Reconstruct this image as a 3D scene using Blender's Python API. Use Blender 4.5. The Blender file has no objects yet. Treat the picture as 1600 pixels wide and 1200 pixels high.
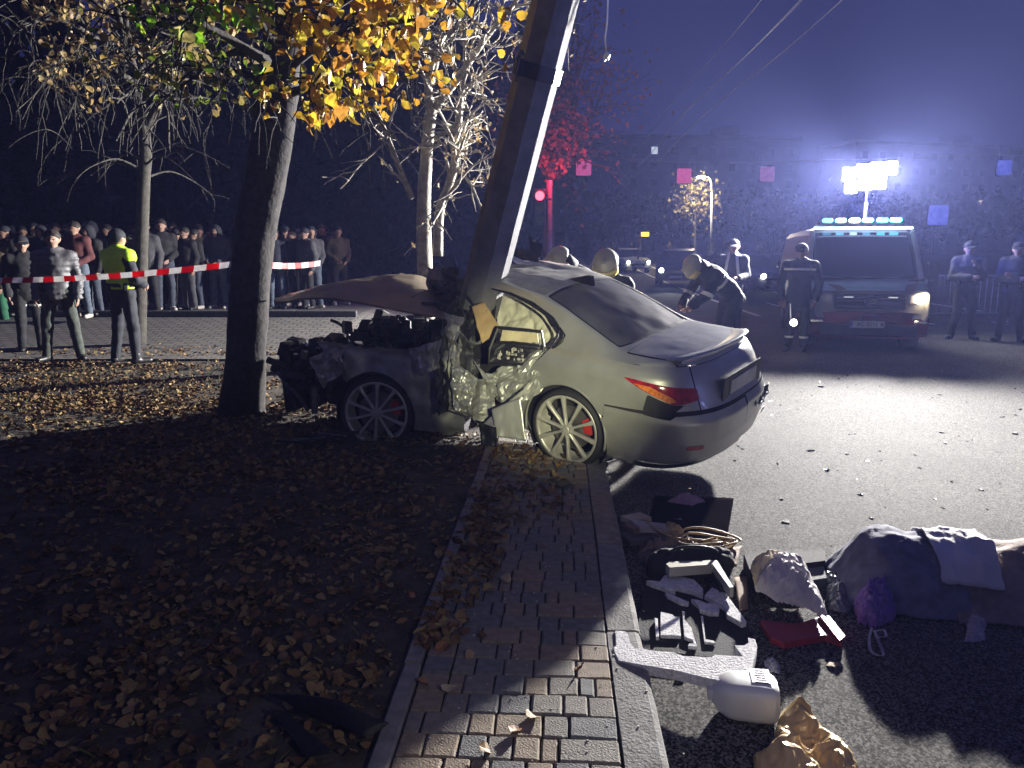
import bpy, math, random
import numpy as np
from mathutils import Vector, Matrix, Quaternion
SC = bpy.context.scene
COL = SC.collection
rad = math.radians
# ------------------------------------------------------------------ camera
CAM_H = 1.70
PITCH = math.atan(212 / 1209.0)
cam_d = bpy.data.cameras.new('camera')
cam = bpy.data.objects.new('camera', cam_d)
COL.objects.link(cam)
cam.location = (0, 0, CAM_H)
cam.rotation_euler = (math.pi / 2 - PITCH, 0, 0)
cam_d.sensor_fit = 'HORIZONTAL'
cam_d.sensor_width = 36.0
cam_d.lens = 36.0 * 1209 / 1600
cam_d.clip_start = 0.05
cam_d.clip_end = 2000
SC.camera = cam
# ------------------------------------------------------------------ world: clear city night sky
W = bpy.data.worlds.new('World')
SC.world = W
W.use_nodes = True
_n = W.node_tree.nodes
_l = W.node_tree.links
_bg = _n['Background']
_tc = _n.new('ShaderNodeTexCoord')
_sx = _n.new('ShaderNodeSeparateXYZ')
_rp = _n.new('ShaderNodeValToRGB')
_l.new(_tc.outputs['Generated'], _sx.inputs[0])
_l.new(_sx.outputs['Z'], _rp.inputs[0])
_rp.color_ramp.elements[0].position = 0.13
_rp.color_ramp.elements[0].color = (0.012, 0.014, 0.056, 1)
_e = _rp.color_ramp.elements.new(.34)
_e.color = (.026, .030, .116, 1)
_rp.color_ramp.elements[2].position = 0.7
_rp.color_ramp.elements[2].color = (0.028, 0.030, 0.115, 1)
_l.new(_rp.outputs[0], _bg.inputs[0])
_bg.inputs[1].default_value = 1.0
# ------------------------------------------------------------------ lamps (lit lamps of the place, and one added fill)
FLOOD = Vector((7.05, 15.8, 3.12))          # flood-light mast on the fire van
FLOOD_W = 29000
TORCH_W = 1500                                # hand torch held beside the photographer
BLUE_W = 700
HAZE = .0014
def lamp(name, kind, loc, power, col, size=.1, look=None, spot=None, blend=1):
    d = bpy.data.lights.new(name, kind)
    d.energy = power
    d.color = col
    if kind in ('POINT', 'SPOT'):
        d.shadow_soft_size = size
    if kind == 'AREA':
        d.size = size
    if spot:
        d.spot_size = rad(spot)
        d.spot_blend = blend
    o = bpy.data.objects.new(name, d)
    COL.objects.link(o)
    o.location = loc
    if look is not None:
        o.rotation_euler = (Vector(look) - Vector(loc)).to_track_quat('-Z', 'Y').to_euler()
    return o
lamp('flood_lamp', 'SPOT', FLOOD + Vector((.06, -.28, 0)), FLOOD_W, (1.0, .96, .90), .12, (.6, 0, 1.8), 58, 1)
lamp('flood_lamp_road', 'SPOT', FLOOD + Vector((.24, -.28, 0)), FLOOD_W * .55, (1.0, .96, .90), .12, (6.2, -1.0, 2.1), 57, 1)
lamp('flood_lamp_side', 'SPOT', FLOOD + Vector((-.16, -.28, 0)), FLOOD_W * 1.15, (1.0, .96, .90), .12, (-6.5, 9.2, 2.0), 80, 1)
lamp('torch_lamp', 'SPOT', (.95, .35, 1.55), TORCH_W, (1.0, .975, .60), .03, (.30, 6.0, .76), 19, 1.0)
lamp('patrol_beacon', 'SPOT', (6.6, 3.2, 1.55), 420, (.30, .33, 1.0), .15, (-.3, 6.2, 3.4), 50, 1)
lamp('near_fill', 'SPOT', (.95, .35, 1.56), 40, (1.0, .92, .84), .05, (-1.2, 4.0, .1), 95, 1.0)  # added wide fill for the near lawn, apart from the torch beam
SC.view_settings.view_transform = 'Standard'
SC.view_settings.look = 'None'
SC.view_settings.exposure = 0.0
SC.view_settings.gamma = 1.0
SC.render.engine = 'CYCLES'
SC.cycles.use_denoising = True
SC.cycles.max_bounces = 6
SC.cycles.diffuse_bounces = 2
SC.cycles.glossy_bounces = 3
SC.cycles.transmission_bounces = 4
SC.cycles.volume_bounces = 0
SC.cycles.transparent_max_bounces = 6
SC.cycles.sample_clamp_indirect = 4
SC.cycles.caustics_reflective = False
SC.cycles.caustics_refractive = False
# ------------------------------------------------------------------ measuring helpers (numbers read off the place -> metres)
_c, _s = math.cos(PITCH), math.sin(PITCH)
def ray(px, py):
    x = (px - 800) / 1209.0
    y = -(py - 600) / 1209.0
    return np.array([x, _c + y * _s, -_s + y * _c])
def G(px, py, z=0.0):
    d = ray(px, py)
    t = (z - CAM_H) / d[2]
    return np.array([0, 0, CAM_H]) + d * t
def D(px, py, Y):
    d = ray(px, py)
    return np.array([0, 0, CAM_H]) + d * (Y / d[1])
ST = math.atan(75 / 1209.0)                   # the street runs a little to the right
def S(u, v, z=0.0):
    return np.array([u * math.cos(ST) + v * math.sin(ST), -u * math.sin(ST) + v * math.cos(ST), z])
def unS(p):
    return (p[0] * math.cos(ST) - p[1] * math.sin(ST), p[0] * math.sin(ST) + p[1] * math.cos(ST))
KZ = 0.08                                     # pavement above road
# ------------------------------------------------------------------ materials
MATS = {}
def mat(name, col, rough=.6, metal=0., var=.25, vs=6., bump=.0, bs=60., emis=None, es=0., spec=.5, trans=0., alpha=1., coat=0., sss=0., col2=None, coord='Object', detail=6, transl=0.):
    if name in MATS:
        return MATS[name]
    m = bpy.data.materials.new(name)
    m.use_nodes = True
    n = m.node_tree.nodes
    l = m.node_tree.links
    p = n['Principled BSDF']
    tc = n.new('ShaderNodeTexCoord')
    nz = n.new('ShaderNodeTexNoise')
    nz.inputs['Scale'].default_value = vs
    nz.inputs['Detail'].default_value = detail
    l.new(tc.outputs[coord], nz.inputs['Vector'])
    r = n.new('ShaderNodeValToRGB')
    c = np.array(col, float)
    lo = c * (1 - var) if col2 is None else np.array(col2, float)
    hi = np.minimum(c * (1 + var), 1)if col2 is None else c
    r.color_ramp.elements[0].position = .33
    r.color_ramp.elements[1].position = .67
    r.color_ramp.elements[0].color = (*lo, 1)
    r.color_ramp.elements[1].color = (*hi, 1)
    l.new(nz.outputs['Fac'], r.inputs[0])
    l.new(r.outputs[0], p.inputs['Base Color'])
    p.inputs['Roughness'].default_value = rough
    p.inputs['Metallic'].default_value = metal
    p.inputs['Specular IOR Level'].default_value = spec
    p.inputs['Coat Weight'].default_value = coat
    if trans:
        p.inputs['Transmission Weight'].default_value = trans
    if alpha < 1:
        p.inputs['Alpha'].default_value = alpha
    if emis:
        p.inputs['Emission Color'].default_value = (*emis, 1)
        p.inputs['Emission Strength'].default_value = es
    if bump:
        b = n.new('ShaderNodeBump')
        b.inputs['Strength'].default_value = bump
        b.inputs['Distance'].default_value = .01
        nb = n.new('ShaderNodeTexNoise')
        nb.inputs['Scale'].default_value = bs
        nb.inputs['Detail'].default_value = 5
        l.new(tc.outputs[coord], nb.inputs['Vector'])
        l.new(nb.outputs['Fac'], b.inputs['Height'])
        l.new(b.outputs[0], p.inputs['Normal'])
    if transl:
        t = n.new('ShaderNodeBsdfTranslucent')
        l.new(r.outputs[0], t.inputs['Color'])
        mx = n.new('ShaderNodeMixShader')
        mx.inputs[0].default_value = transl
        l.new(p.outputs[0], mx.inputs[1])
        l.new(t.outputs[0], mx.inputs[2])
        l.new(mx.outputs[0], n['Material Output'].inputs['Surface'])
    MATS[name] = m
    return m
# ------------------------------------------------------------------ objects
def tag(o, label=None, cat=None, group=None, kind=None):
    if label:
        o['label'] = label
    if cat:
        o['category'] = cat
    if group:
        o['group'] = group
    if kind:
        o['kind'] = kind
    return o
def thing(name, label, cat, loc=(0, 0, 0), rz=0., group=None):
    o = bpy.data.objects.new(name, None)
    COL.objects.link(o)
    o.location = loc
    o.rotation_euler = (0, 0, rz)
    o.empty_display_size = .1
    return tag(o, label, cat, group)
def mesh(name, V, F, mats, mi=None, smooth=False):
    me = bpy.data.meshes.new(name)
    V = np.asarray(V, float)
    me.from_pydata([tuple(v) for v in V.tolist()], [], [tuple(int(i) for i in f) for f in F])
    if not isinstance(mats, (list, tuple)):
        mats = [mats]
    for m in mats:
        me.materials.append(m)
    if mi is not None:
        me.polygons.foreach_set('material_index', np.array(mi, 'i'))
    if smooth:
        me.polygons.foreach_set('use_smooth', np.ones(len(me.polygons), bool))
    me.update()
    return me
def link(name, me, parent=None, world=True, label=None):
    """world: the mesh is in world coordinates although its parent stands elsewhere"""
    o = bpy.data.objects.new(name, me)
    COL.objects.link(o)
    if parent is not None:
        o.parent = parent
        if world:
            M = Matrix.Identity(4)
            q = parent
            while q is not None:
                M = (q.matrix_parent_inverse @ q.matrix_basis) @ M
                q = q.parent
            o.matrix_parent_inverse = M.inverted()
    if label:
        o['label'] = label
    return o
class MB:
    def __init__(self):
        self.V = []
        self.F = []
        self.M = []
    def add(self, V, F, m=0, X=None):
        V = np.asarray(V, float)
        if X is not None:
            V = V @ np.asarray(X[0], float).T + np.asarray(X[1], float)
        k = len(self.V)
        self.V.extend(V.tolist())
        self.F.extend([[i + k for i in f] for f in F])
        self.M.extend([m] * len(F))
        return self
    def box(self, c, s, R=None, ch=None, m=0):
        V, F = cbox(*s, ch=min(s) * .12 if ch is None else ch)
        if R is not None:
            V = V @ np.asarray(R).T
        return self.add(V + np.asarray(c, float), F, m)
    def tube(self, pts, r, n=8, m=0, cap=True):
        V, F = tube(pts, r, n, cap)
        return self.add(V, F, m)
    def cyl(self, a, b, r, n=16, m=0, r2=None):
        return self.tube([a, b], [r, r if r2 is None else r2], n, m)
    def map(self, fn):
        self.V = fn(np.array(self.V)).tolist()
        return self
    def mesh(self, name, mats, smooth=False):
        return mesh(name, self.V, self.F, mats, self.M, smooth)
    def obj(self, name, mats, parent=None, smooth=False, world=True, label=None):
        return link(name, self.mesh(name, mats, smooth), parent, world, label)
def cbox(sx, sy, sz, ch=.005):
    ch = min(ch, .45 * min(sx, sy, sz))
    h = np.array([sx, sy, sz]) / 2
    V = []
    ix = {}
    for a in (-1, 1):
        for b in (-1, 1):
            for c in (-1, 1):
                for k in range(3):
                    p = np.array([a, b, c]) * h
                    for j in range(3):
                        if j != k:
                            p[j] -= (a, b, c)[j] * ch
                    ix[(a, b, c, k)] = len(V)
                    V.append(p)
    V = np.array(V)
    F = []
    for k in range(3):
        o = [j for j in range(3) if j != k]
        for s in (-1, 1):
            f = []
            for (u, v) in ((-1, -1), (1, -1), (1, 1), (-1, 1)):
                q = [0, 0, 0]
                q[k] = s
                q[o[0]] = u
                q[o[1]] = v
                f.append(ix[(*q, k)])
            F.append(f)
        for u in (-1, 1):
            for v in (-1, 1):
                e = []
                for s in (-1, 1):
                    q = [0, 0, 0]
                    q[k] = s
                    q[o[0]] = u
                    q[o[1]] = v
                    e.append((ix[(*q, o[0])], ix[(*q, o[1])]))
                F.append([e[0][0], e[0][1], e[1][1], e[1][0]])
    for a in (-1, 1):
        for b in (-1, 1):
            for c in (-1, 1):
                F.append([ix[(a, b, c, k)] for k in range(3)])
    out = []
    for f in F:
        p = V[f]
        nrm = np.cross(p[1] - p[0], p[2] - p[0])
        out.append(f if nrm @ p.mean(0) > 0 else f[::-1])
    return V, out
def tube(pts, r, n=8, cap=True):
    P = np.asarray(pts, float)
    r = np.broadcast_to(np.asarray(r, float), (len(P),))
    T = np.gradient(P, axis=0) if len(P) > 2 else np.repeat((P[1:] - P[:1]), 2, 0)
    T /= np.linalg.norm(T, axis=1)[:, None] + 1e-9
    a = np.array([0, 0, 1.]) if abs(T[0][2]) < .9 else np.array([1., 0, 0])
    u = np.cross(T[0], a)
    u /= np.linalg.norm(u)
    V = []
    th = np.arange(n) * 2 * np.pi / n
    for i in range(len(P)):
        u = u - T[i] * (u @ T[i])
        u /= np.linalg.norm(u) + 1e-9
        w = np.cross(T[i], u)
        V.append(P[i] + r[i] * (np.cos(th)[:, None] * u + np.sin(th)[:, None] * w))
    V = np.concatenate(V)
    F = []
    for i in range(len(P) - 1):
        for j in range(n):
            k = (j + 1) % n
            F.append([i * n + j, i * n + k, (i + 1) * n + k, (i + 1) * n + j])
    if cap:
        F.append(list(range(n))[::-1])
        F.append([(len(P) - 1) * n + j for j in range(n)])
    return V, F
def grid(P, closed_u=False):
    """P: (nu, nv, 3) -> V, F"""
    nu, nv = P.shape[:2]
    I = np.arange(nu * nv).reshape(nu, nv)
    a, b, c, d = I[:-1, :-1], I[1:, :-1], I[1:, 1:], I[:-1, 1:]
    F = np.stack([a, b, c, d], -1).reshape(-1, 4)
    if closed_u:
        F = np.concatenate([F, np.stack([I[-1, :-1], I[0, :-1], I[0, 1:], I[-1, 1:]], -1)])
    return P.reshape(-1, 3), F.tolist()
def catmull(K, n):
    """resample control rows K (k, ...) to n along axis 0"""
    K = np.asarray(K, float)
    k = len(K)
    t = np.linspace(0, k - 1, n)
    i = np.minimum(t.astype(int), k - 2)
    f = (t - i).reshape(-1, *([1] * (K.ndim - 1)))
    p0, p1, p2, p3 = K[np.maximum(i - 1, 0)], K[i], K[i + 1], K[np.minimum(i + 2, k - 1)]
    return .5 * (2 * p1 + (p2 - p0) * f + (2 * p0 - 5 * p1 + 4 * p2 - p3) * f ** 2 + (3 * p1 - p0 - 3 * p2 + p3) * f ** 3)
def patch(K, nu, nv):
    K = np.asarray(K, float)
    A = catmull(K, nu)
    return np.swapaxes(catmull(np.swapaxes(A, 0, 1), nv), 0, 1)
def vnoise(P, scale, seed=0, octaves=3, ridge=False):
    """cheap value noise in [-1,1] on an (...,3) array"""
    P = np.asarray(P, float)
    out = np.zeros(P.shape[:-1])
    amp, tot = 1., 0.
    for o in range(octaves):
        q = P * scale + 17.3 * seed + 31.7 * o
        i = np.floor(q).astype(np.int64)
        f = q - i
        f = f * f * (3 - 2 * f)
        v = 0
        for a in (0, 1):
            for b in (0, 1):
                for c in (0, 1):
                    h = (i[..., 0] + a) * 374761393 + (i[..., 1] + b) * 668265263 + (i[..., 2] + c) * 2147483647 + seed * 974634777
                    h = (h ^ (h >> 13)) * 1274126177 & 0xffffffff
                    h = (h ^ (h >> 16)) & 0xffff
                    w = np.abs(1 - a - f[..., 0]) * np.abs(1 - b - f[..., 1]) * np.abs(1 - c - f[..., 2])
                    v = v + w * (h / 32767.5 - 1)
        if ridge:
            v = 1 - 2 * np.abs(v)
        out += amp * v
        tot += amp
        amp *= .5
        scale *= 2.03
    return out / tot
def thick(P, t):
    """a sheet grid (nu,nv,3) given thickness t -> V, F closed"""
    du = np.gradient(P, axis=0)
    dv = np.gradient(P, axis=1)
    nn = np.cross(du, dv)
    nn /= np.linalg.norm(nn, axis=-1, keepdims=True) + 1e-9
    nu, nv = P.shape[:2]
    V = np.concatenate([(P + nn * t / 2).reshape(-1, 3), (P - nn * t / 2).reshape(-1, 3)])
    I = np.arange(nu * nv).reshape(nu, nv)
    F = np.stack([I[:-1, :-1], I[1:, :-1], I[1:, 1:], I[:-1, 1:]], -1).reshape(-1, 4)
    N = nu * nv
    F2 = F[:, ::-1] + N
    B = np.concatenate([I[:, 0], I[-1, 1:], I[::-1, -1][1:], I[0, ::-1][1:-1]])
    Bn = np.roll(B, -1)
    F3 = np.stack([Bn, B, B + N, Bn + N], -1)
    return V, np.concatenate([F, F2, F3]).tolist()
def split(V, F, val):
    """cut polygons by the sign of a per-vertex value -> (V, inside faces (val<0), outside faces)"""
    V = [list(v) for v in np.asarray(V, float)]
    val = list(val)
    cache = {}
    I, O = [], []
    def cut(a, b):
        k = (a, b) if a < b else (b, a)
        if k not in cache:
            a, b = k
            t = val[a] / (val[a] - val[b])
            V.append([V[a][j] + t * (V[b][j] - V[a][j]) for j in range(len(V[a]))])
            val.append(0.)
            cache[k] = len(V) - 1
        return cache[k]
    for f in F:
        s = [val[i] < 0 for i in f]
        if all(s):
            I.append(list(f))
        elif not any(s):
            O.append(list(f))
        else:
            fi, fo = [], []
            for k in range(len(f)):
                a, b = f[k], f[(k + 1) % len(f)]
                (fi if s[k] else fo).append(a)
                if s[k] != s[(k + 1) % len(f)]:
                    c = cut(a, b)
                    fi.append(c)
                    fo.append(c)
            if len(fi) > 2:
                I.append(fi)
            if len(fo) > 2:
                O.append(fo)
    return np.array(V), I, O
def prune(V, F):
    used = sorted({i for f in F for i in f})
    m = {a: b for b, a in enumerate(used)}
    return np.asarray(V)[used], [[m[i] for i in f] for f in F]
def poly_sdf(q, poly):
    """signed distance (neg inside) of 2-D points q to a polygon"""
    q = np.asarray(q, float)
    poly = np.asarray(poly, float)
    d = np.full(len(q), 1e9)
    ins = np.zeros(len(q), bool)
    for i in range(len(poly)):
        a, b = poly[i], poly[(i + 1) % len(poly)]
        e = b - a
        w = q - a
        t = np.clip((w @ e) / (e @ e + 1e-12), 0, 1)
        d = np.minimum(d, np.linalg.norm(w - t[:, None] * e, axis=1))
        c = ((a[1] <= q[:, 1]) & (b[1] > q[:, 1])) | ((b[1] <= q[:, 1]) & (a[1] > q[:, 1]))
        with np.errstate(divide='ignore', invalid='ignore'):
            xx = a[0] + (q[:, 1] - a[1]) / (b[1] - a[1] + 1e-12) * (b[0] - a[0])
        ins ^= c & (q[:, 0] < xx)
    return np.where(ins, -d, d)
# ------------------------------------------------------------------ implicit surfaces for bodies and soft things
def nets(Dv, lo, h):
    lo = np.asarray(lo, float)
    n = np.array(Dv.shape)
    Dv[0], Dv[-1], Dv[:, 0], Dv[:, -1], Dv[:, :, 0], Dv[:, :, -1] = (np.maximum(x, h * .3) for x in (Dv[0], Dv[-1], Dv[:, 0], Dv[:, -1], Dv[:, :, 0], Dv[:, :, -1]))
    ins = Dv < 0
    nx, ny, nz = n - 1
    acc = np.zeros((nx, ny, nz, 3))
    cnt = np.zeros((nx, ny, nz))
    cs = [(a, b, c) for a in (0, 1) for b in (0, 1) for c in (0, 1)]
    def sub(A, o):
        return A[o[0]:o[0] + nx, o[1]:o[1] + ny, o[2]:o[2] + nz]
    for i, a in enumerate(cs):
        for b in cs[i + 1:]:
            if sum(abs(x - y) for x, y in zip(a, b)) != 1:
                continue
            da, db = sub(Dv, a), sub(Dv, b)
            x = (da < 0) != (db < 0)
            with np.errstate(divide='ignore', invalid='ignore'):
                t = np.where(x, da / (da - db), 0)
            pos = np.array(a) + t[..., None] * (np.array(b) - np.array(a))
            acc += np.where(x[..., None], pos, 0)
            cnt += x
    ok = cnt > 0
    idx = -np.ones((nx, ny, nz), int)
    idx[ok] = np.arange(ok.sum())
    cell = np.stack(np.nonzero(ok), -1)
    V = lo + h * (cell + acc[ok] / cnt[ok][:, None])
    F = []
    for k in range(3):
        A = [slice(None)] * 3
        B = [slice(None)] * 3
        A[k] = slice(0, -1)
        B[k] = slice(1, None)
        x = ins[tuple(A)] != ins[tuple(B)]
        e = np.stack(np.nonzero(x), -1)
        o = [j for j in range(3) if j != k]
        m = (e[:, o[0]] > 0) & (e[:, o[1]] > 0) & (e[:, o[0]] < n[o[0]] - 1) & (e[:, o[1]] < n[o[1]] - 1)
        e = e[m]
        q = []
        for (u, v) in ((-1, -1), (0, -1), (0, 0), (-1, 0)):
            g = e.copy()
            g[:, o[0]] += u
            g[:, o[1]] += v
            q.append(idx[g[:, 0], g[:, 1], g[:, 2]])
        q = np.stack(q, -1)
        flip = ins[e[:, 0], e[:, 1], e[:, 2]]
        if k == 1:
            flip = ~flip
        q = np.where(flip[:, None], q, q[:, ::-1])
        F.append(q[(q >= 0).all(1)])
    return V, np.concatenate(F).tolist()
def cap(P, a, b, ra, rb, flat=None, k=1.):
    a = np.asarray(a, float)
    b = np.asarray(b, float)
    e = b - a
    w = P - a
    t = np.clip((w @ e) / (e @ e + 1e-9), 0, 1)
    q = w - t[..., None] * e
    if flat is not None:
        fl = np.asarray(flat, float)
        q = q + (q @ fl)[..., None] * fl * (k - 1)
    return np.linalg.norm(q, axis=-1) - (ra + (rb - ra) * t)
def smin(a, b, k=.03):
    h = np.clip(.5 + .5 * (b - a) / k, 0, 1)
    return b + (a - b) * h - k * h * (1 - h)
def sball(P, c, r):
    r = np.broadcast_to(np.asarray(r, float), (3,))
    q = (P - np.asarray(c, float)) / r
    L = np.linalg.norm(q, axis=-1)
    return (L - 1) * r.min()
def dup(o, loc=None, rz=None, label=None, group=None):
    c = o.copy()
    COL.objects.link(c)
    if loc is not None:
        c.location = loc
    if rz is not None:
        c.rotation_euler = (0, 0, rz)
    if label:
        c['label'] = label
    if group:
        c['group'] = group
    for ch in KIDS(o):
        d = ch.copy()
        COL.objects.link(d)
        d.parent = c
        for g in KIDS(ch):
            e = g.copy()
            COL.objects.link(e)
            e.parent = d
    return c
def KIDS(o):
    return [x for x in list(o.children)]
ORD = ['first', 'second', 'third', 'fourth', 'fifth', 'sixth', 'seventh', 'eighth', 'ninth', 'tenth', 'eleventh', 'twelfth', 'thirteenth', 'fourteenth', 'fifteenth', 'sixteenth', 'seventeenth']
rng = np.random.default_rng(7)
random.seed(7)
def rotz(a):
    return np.array([[math.cos(a), -math.sin(a), 0], [math.sin(a), math.cos(a), 0], [0, 0, 1]])
def rotx(a):
    return np.array([[1, 0, 0], [0, math.cos(a), -math.sin(a)], [0, math.sin(a), math.cos(a)]])
def roty(a):
    return np.array([[math.cos(a), 0, math.sin(a)], [0, 1, 0], [-math.sin(a), 0, math.cos(a)]])

class Blob:
    """soft body: capsules and balls melted together on a small grid, then skinned"""
    def __init__(self, lo, hi, h):
        self.lo = np.asarray(lo, float)
        self.h = h
        n = np.ceil((np.asarray(hi, float) - self.lo) / h).astype(int) + 1
        ax = [self.lo[k] + h * np.arange(n[k]) for k in range(3)]
        self.P = np.stack(np.meshgrid(*ax, indexing='ij'), -1)
        self.D = np.full(self.P.shape[:3], .5)
    def sub(self, a, b, m):
        i0 = np.maximum(np.floor((np.minimum(a, b) - m - self.lo) / self.h).astype(int), 0)
        i1 = np.ceil((np.maximum(a, b) + m - self.lo) / self.h).astype(int) + 1
        return tuple(slice(x, max(x, y)) for x, y in zip(i0, i1))
    def cap(self, a, b, ra, rb=None, flat=None, k=1., s=.03):
        rb = ra if rb is None else rb
        a, b = np.asarray(a, float), np.asarray(b, float)
        q = self.sub(a, b, max(ra, rb) + s * 2 + self.h * 2)
        if self.D[q].size:
            self.D[q] = smin(self.D[q], cap(self.P[q], a, b, ra, rb, flat, k), s)
        return self
    def ball(self, c, r, s=.02):
        c = np.asarray(c, float)
        q = self.sub(c, c, np.max(r) + s * 2 + self.h * 2)
        if self.D[q].size:
            self.D[q] = smin(self.D[q], sball(self.P[q], c, r), s)
        return self
    def noise(self, amp, scale, seed=0, ridge=False):
        m = np.abs(self.D) < amp * 3 + self.h * 2
        self.D[m] += amp * vnoise(self.P[m], scale, seed, 2, ridge)
        return self
    def cut(self, fn):
        self.D = np.maximum(self.D, fn(self.P))
        return self
    def mesh(self):
        return nets(self.D, self.lo, self.h)
# ================================================================== THE SETTING
def asphalt_mat():
    m = bpy.data.materials.new('asphalt')
    m.use_nodes = True
    n, l = m.node_tree.nodes, m.node_tree.links
    p = n['Principled BSDF']
    tc = n.new('ShaderNodeTexCoord')
    v = n.new('ShaderNodeTexVoronoi')
    v.inputs['Scale'].default_value = 125
    v2 = n.new('ShaderNodeTexNoise')
    v2.inputs['Scale'].default_value = 290
    v2.inputs['Detail'].default_value = 4
    big = n.new('ShaderNodeTexNoise')
    big.inputs['Scale'].default_value = .9
    big.inputs['Detail'].default_value = 5
    for q in (v, v2, big):
        l.new(tc.outputs['Object'], q.inputs['Vector'])
    r = n.new('ShaderNodeValToRGB')
    r.color_ramp.elements[0].color = (.012, .0118, .0118, 1)
    r.color_ramp.elements[1].color = (.29, .28, .262, 1)
    r.color_ramp.elements[0].position = .40
    r.color_ramp.elements[1].position = .76
    mx = n.new('ShaderNodeMix')
    mx.data_type = 'FLOAT'
    mx.inputs[0].default_value = .55
    l.new(v2.outputs['Fac'], mx.inputs[2])
    l.new(v.outputs['Color'], mx.inputs[3])
    l.new(mx.outputs[0], r.inputs[0])
    mu = n.new('ShaderNodeMix')
    mu.data_type = 'RGBA'
    mu.blend_type = 'MULTIPLY'
    mu.inputs[0].default_value = 1
    r2 = n.new('ShaderNodeValToRGB')
    r2.color_ramp.elements[0].color = (.85, .85, .85, 1)
    r2.color_ramp.elements[1].color = (1.1, 1.1, 1.1, 1)
    r2.color_ramp.elements[0].position = .35
    r2.color_ramp.elements[1].position = .65
    l.new(big.outputs['Fac'], r2.inputs[0])
    l.new(r.outputs[0], mu.inputs[6])
    l.new(r2.outputs[0], mu.inputs[7])
    l.new(mu.outputs[2], p.inputs['Base Color'])
    p.inputs['Roughness'].default_value = .85
    p.inputs['Specular IOR Level'].default_value = .12
    b = n.new('ShaderNodeBump')
    b.inputs['Strength'].default_value = .6
    b.inputs['Distance'].default_value = .012
    l.new(mx.outputs[0], b.inputs['Height'])
    l.new(b.outputs[0], p.inputs['Normal'])
    return m
def hill(y):
    t = np.clip((np.asarray(y, float) - 12.2) / 3.4, 0, 1)
    return .33 * t * t * (3 - 2 * t)
def rise(v):
    w = np.clip(np.asarray(v, float) - 22, 0, 60)
    return .0004 * w ** 2 * (1 - w / 180)
def street_sheet(u0, u1, vs, z0, nu=2):
    us = np.linspace(u0, u1, nu)
    P = np.array([[S(u, v, z0 + float(rise(v))) for u in us] for v in vs])
    return grid(P[:, ::-1] if False else P)
vs_road = np.concatenate([np.linspace(-4, 22, 14), np.linspace(24, 190, 40)])
V, F = street_sheet(.34, 19, vs_road, 0, 12)
tag(link('road', mesh('road', V, F, asphalt_mat())), kind='structure')
M_soil = mat('soil', (.062, .052, .040), .95, var=.5, vs=9, bump=.9, bs=38)
M_dark_ground = mat('far_ground', (.03, .03, .026), .95, var=.4, vs=.5)
V, F = grid(np.array([[(x, y, -.12 + float(rise(y)) - .25 * (y > 30)) for x in np.linspace(-150, 190, 43)] for y in np.linspace(-40, 240, 60)]))
tag(link('ground', mesh('ground', V, F, M_dark_ground)), kind='structure')
# lawn: a gently uneven sheet left of the pavement
us = np.concatenate([np.linspace(-30, -7, 12), np.linspace(-6.8, -.58, 90)])
vs = np.linspace(-1, 34, 240)
P = np.array([[S(u, v, KZ - .018) for u in us] for v in vs])
P[..., 2] += .016 * vnoise(P, 1.3, 3) + .008 * vnoise(P, 9, 4)
lawn_edge = np.clip((-.6 - us) / .4, 0, 1)
P[..., 2] = KZ - .02 + (P[..., 2] - KZ + .02) * lawn_edge[None, :]
V, F = grid(P)
tag(link('lawn_ground', mesh('lawn_ground', V, F, M_soil, smooth=True)), kind='structure')
# far foot path across the park, with a kerb strip
def path_mat():
    m = mat('path_tiles', (.17, .16, .145), .8, var=.2, vs=3)
    n, l = m.node_tree.nodes, m.node_tree.links
    b = n.new('ShaderNodeTexBrick')
    b.inputs['Scale'].default_value = 1
    b.inputs['Brick Width'].default_value = .22
    b.inputs['Row Height'].default_value = .13
    b.inputs['Mortar Size'].default_value = .012
    b.inputs['Color1'].default_value = (.2, .185, .16, 1)
    b.inputs['Color2'].default_value = (.14, .135, .125, 1)
    b.inputs['Mortar'].default_value = (.03, .03, .03, 1)
    tc = n.new('ShaderNodeTexCoord')
    l.new(tc.outputs['Object'], b.inputs['Vector'])
    l.new(b.outputs['Color'], n['Principled BSDF'].inputs['Base Color'])
    bp = n.new('ShaderNodeBump')
    bp.inputs['Strength'].default_value = .6
    bp.invert = True
    l.new(b.outputs['Fac'], bp.inputs['Height'])
    l.new(bp.outputs[0], n['Principled BSDF'].inputs['Normal'])
    return m
P = np.array([[(x, y, KZ + .012 + float(hill(y)) * min(1, (-1.4 - x) / 1.6)) for x in np.linspace(-30, -1.4, 90)] for y in np.linspace(11.3, 30, 60)])
V, F = grid(P)
tag(link('foot_path', mesh('foot_path', V, F, path_mat())), kind='structure')
M_conc = mat('kerb_concrete', (.23, .22, .205), .85, var=.25, vs=14, bump=.5, bs=90)
M_conc_warm = mat('kerb_concrete_warm', (.30, .25, .18), .85, var=.25, vs=14, bump=.5, bs=90)
kb = MB()
for k in range(18):
    kb.box((-24 + k * 1.2, 15.0, KZ + .05 + float(hill(15.0))), (1.19, .10, .16), ch=.012)
tag(kb.obj('path_kerb', mat('path_kerb_stone', (.07, .07, .07), .9)), kind='structure')
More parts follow.
